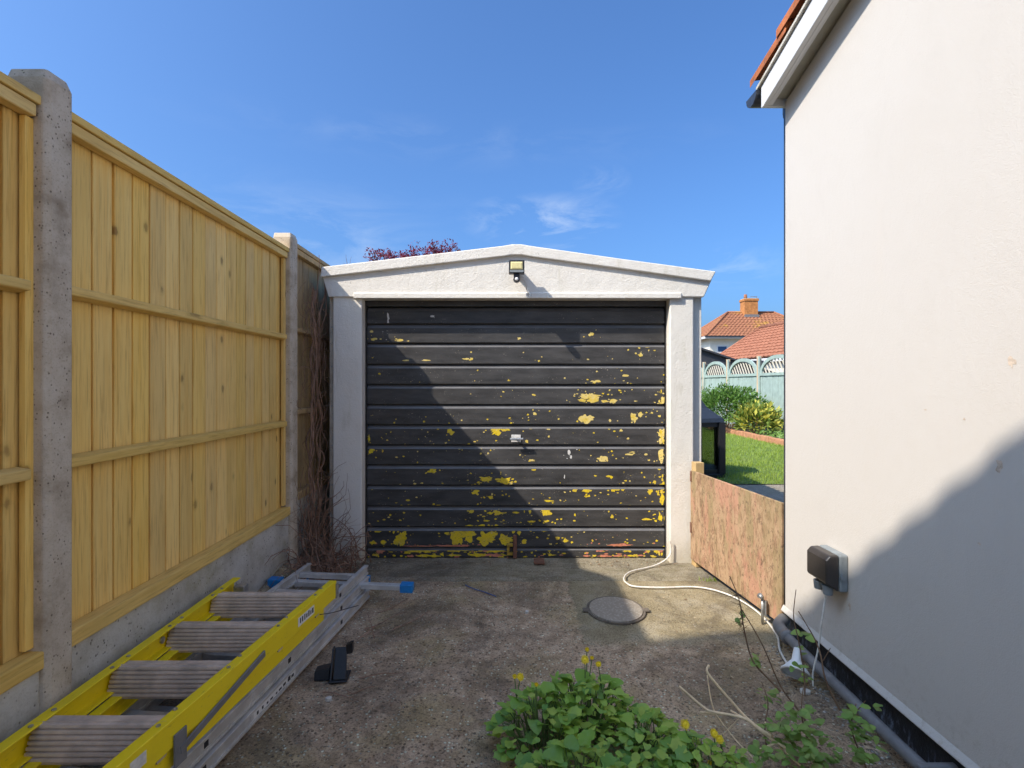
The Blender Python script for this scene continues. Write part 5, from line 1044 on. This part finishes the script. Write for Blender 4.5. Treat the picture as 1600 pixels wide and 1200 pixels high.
def tiled_slope(name, A, B, C, D, rows, wave, mat, parent):
    # A,B eave ends; D,C ridge ends. stepped courses with a rolled profile
    A, B, C, D = map(Vector, (A, B, C, D)); mb = MB(); nrm = (B - A).cross(D - A).normalized()
    if nrm.z < 0: nrm = -nrm
    for r in range(rows):
        t0, t1 = r / rows, (r + 1.06) / rows; t1 = min(t1, 1.0)
        a, b, c, d = A.lerp(D, t0), B.lerp(C, t0), B.lerp(C, t1), A.lerp(D, t1); L = (b - a).length; n = max(2, int(L / wave) * 4)
        vs_ = []
        for i in range(n + 1):
            u = i / n; h_ = 0.022 * math.sin(i * math.pi / 2) ; vs_ += [a.lerp(b, u) + nrm * (0.05 + h_), d.lerp(c, u) + nrm * (0.012 + h_), a.lerp(b, u) + nrm * -0.01]
        mb.add(vs_, [f for i in range(n) for f in ((3 * i, 3 * i + 3, 3 * i + 4, 3 * i + 1), (3 * i + 2, 3 * i + 5, 3 * i + 3, 3 * i))])
    o = mb.build(name, mat, parent); struct(o, 'stuff'); return o
mh = thing('bungalow', (12.5, 20, 0), 'low bungalow with red tiled roof and white gutter board beyond fence', 'bungalow')
e0, e1 = (9.95, 26.6, 2.32), (10.75, 18.0, 2.32); r0, r1 = (12.5, 26.6, 4.0), (13.3, 18.0, 4.0)
tiled_slope('roof_tiles', e1, e0, r0, r1, 11, 0.30, M['tile_mid'], mh); tiled_slope('roof_tiles', (15.9, 26.6, 2.32), (16.7, 18, 2.32), r1, r0, 11, 0.30, M['tile_mid'], mh)
MB().tube([Vector(r0) + Vector((0, 0.05, 0.03)), Vector(r1) + Vector((0, 0, 0.03))], 0.11, 10).build('ridge_tiles', M['tile_mid'], mh, True)
MB().tube([Vector(e0) + Vector((0.05, 0.02, 0.03)), Vector(r0) + Vector((0, 0.02, 0.03))], 0.07, 8).build('verge', M['tile_mid'], mh, True)
MB().prism([(10.22, 26.4, 0), (16.0, 26.4, 0), (16.0, 26.4, 2.3), (12.6, 26.4, 3.85), (10.22, 26.4, 2.3)], [(11.05, 18.1, 0), (16.6, 18.1, 0), (16.6, 18.1, 2.3), (13.3, 18.1, 3.85), (11.05, 18.1, 2.3)]).build('wall', M['cream_wall'], mh)
MB().prism([(9.98, 26.5, 2.12), (10.02, 26.5, 2.12), (10.02, 26.5, 2.27), (9.98, 26.5, 2.27)], [(10.78, 18, 2.12), (10.82, 18, 2.12), (10.82, 18, 2.27), (10.78, 18, 2.27)]).build('fascia_board', M['fascia_white'], mh)
fh = thing('far_house', (21.5, 48, 0), 'distant cream house with hipped red roof and brick chimney', 'house')
HE, HRZ = 5.3, 7.73; a, b, c, d = (16.5, 45, HE), (27.3, 45, HE), (27.3, 52, HE), (16.5, 52, HE); ra, rb = (19.8, 48.5, HRZ), (24.0, 48.5, HRZ)
tiled_slope('roof_tiles', a, b, rb, ra, 13, 0.33, M['tile_far'], fh); tiled_slope('roof_tiles', d, a, ra, ra, 13, 0.33, M['tile_far'], fh); tiled_slope('roof_tiles', b, c, rb, rb, 13, 0.33, M['tile_far'], fh); tiled_slope('roof_tiles', c, d, ra, rb, 13, 0.33, M['tile_far'], fh)
for p0, p1 in ((a, ra), (b, rb), (ra, rb), (d, ra)): MB().tube([Vector(p0) + Vector((0, 0, .06)), Vector(p1) + Vector((0, 0, .06))], 0.10, 8).build('hip_tiles', M['tile_far'], fh, True)
fw = MB().box(17.05, 26.8, 45.6, 51.5, 0, HE + 0.02).build('wall', M['cream_wall'], fh)
MB().box(16.45, 27.3, 44.98, 45.08, HE - 0.2, HE - 0.02).build('fascia_board', M['fascia_white'], fh); MB().box(16.5, 27.25, 45.085, 45.6, HE - 0.19, HE - 0.15).build('soffit', M['fascia_white'], fh)
MB().box(16.45, 16.55, 45.1, 52, HE - 0.2, HE - 0.02).build('fascia_board', M['fascia_white'], fh)
MB().box(16.4, 27.3, 44.86, 44.97, HE - 0.09, HE - 0.0).build('gutter', M['gutter'], fh)
wx0, wx1, wz0, wz1 = PX(1119.5, 45.6), PX(1136.5, 45.6), PZ(551, 45.6), PZ(540, 45.6)
wi = MB().box(wx0, wx1, 45.54, 45.595, wz0, wz1).build('window', M['fascia_white'], fh); MB().box(wx0 + 0.1, wx1 - 0.1, 45.52, 45.535, wz0 + 0.09, wz1 - 0.08).build('pane', M['window'], wi); MB().box(wx0 - 0.08, wx1 + 0.08, 45.45, 45.59, wz0 - 0.2, wz0 - 0.01).build('sill', M['post'], wi)
cx0, cx1 = PX(1161.5, 48.2), PX(1182, 48.2)
ch = MB().box(cx0, cx1, 47.9, 48.9, 7.0, 8.75).build('chimney', M['brick_far'], fh)
MB().box(cx0 - 0.06, cx1 + 0.06, 47.84, 48.96, 8.751, 8.95).build('chimney_band', M['brick_far'], ch); MB().box(cx0, cx1, 47.9, 48.9, 8.952, 9.0).build('chimney_cap', M['post'], ch)
MB().tube([(cx0 + 0.28, 48.4, 9.0), (cx0 + 0.28, 48.4, 9.4)], [0.16, 0.13], 10).build('chimney_pot', M['tile_far'], ch, True)
MB().box(cx0 - 0.05, cx1 + 0.05, 47.75, 47.89, 7.1, 7.5).build('flashing', M['pipe'], ch)
ar = MB(); ar.tube([(cx1 + 0.12, 48.4, 8.0), (cx1 + 0.12, 48.4, 9.25)], 0.025, 5).tube([(cx1 - 0.45, 48.4, 9.22), (cx1 + 0.14, 48.4, 9.18)], 0.02, 5)
for i in range(5): ar.tube([(cx1 - 0.4 + i * .1, 48.2, 9.2), (cx1 - 0.4 + i * .1, 48.6, 9.2)], 0.012, 4)
ar.build('aerial', M['pipe'], fh)

# ------------------------------------------------------------------ purple leaved tree behind the garage
pt = thing('purple_tree', (-2.35, 12.2, 0), 'small purple leaved tree showing above the garage roof', 'tree')
tk = MB(); tk.tube([(-2.35, 12.2, 0), (-2.33, 12.2, 1.0), (-2.36, 12.18, 1.9)], [0.11, 0.09, 0.07], 8); crown = MB(); ends = []
for i in range(64):
    a = U(0, 6.28); base = Vector((-2.36, 12.18, U(1.5, 1.95)))
    cxx, sg, tp_ = random.choice(((-2.95, 0.30, 4.22), (-2.45, 0.25, 4.10), (-1.72, 0.27, 4.38), (-1.5, 0.25, 4.30)))
    tx = random.gauss(cxx, sg); hz_ = tp_ - 0.45 * abs(tx - cxx)
    tgt = Vector((tx, 12.2 + U(-0.7, 0.7), hz_ * U(0.93, 1.0))); mid_ = base.lerp(tgt, 0.5) + Vector((U(-.15, .15), U(-.15, .15), U(0, .2)))
    path = smooth_path([base, mid_, tgt], 6); tk.tube(path, [0.028 - 0.024 * j / (len(path) - 1) for j in range(len(path))], 5)
    for q in path[5:]:
        for _ in range(2):
            tp = twig(tk, q, (U(-1, 1), U(-1, 1), U(-.2, 1)), U(.15, .35), 0.005, 0.3, 0, 4, 3)
            for v in tp[1:]:
                for _ in range(5):
                    p_ = v + Vector((U(-.04, .04), U(-.04, .04), U(-.04, .04))); up = Vector((U(-1, 1), U(-1, 1), U(-.3, 1))).normalized(); sd = up.orthogonal().normalized(); s = U(.018, .036)
                    crown.add([p_, p_ + up * s + sd * s * .5, p_ + up * 2 * s, p_ + up * s - sd * s * .5], [(0, 1, 2, 3)])
tk.build('trunk', M['stem'], pt, True); o = crown.build('crown', M['purple'], pt); struct(o, 'stuff')
bt = thing('bare_bush', (-3.55, 11.2, 0), 'bare dark twigs showing above the garage corner by fence', 'bush'); mb = MB()
mb.tube([(-3.55, 11.2, 0), (-3.5, 11.2, 2.0), (-3.42, 11.2, 3.6)], [0.05, 0.035, 0.015], 6)
for i in range(22): twig(mb, (-3.48 + U(-.03, .08), 11.2 + U(-.05, .05), U(3.0, 3.7)), (U(-1, 1), U(-.4, .4), U(0.1, 1)), U(.2, .42), 0.007, 0.25, 0, 6, 4)
mb.build('branches', M['stem'], bt)
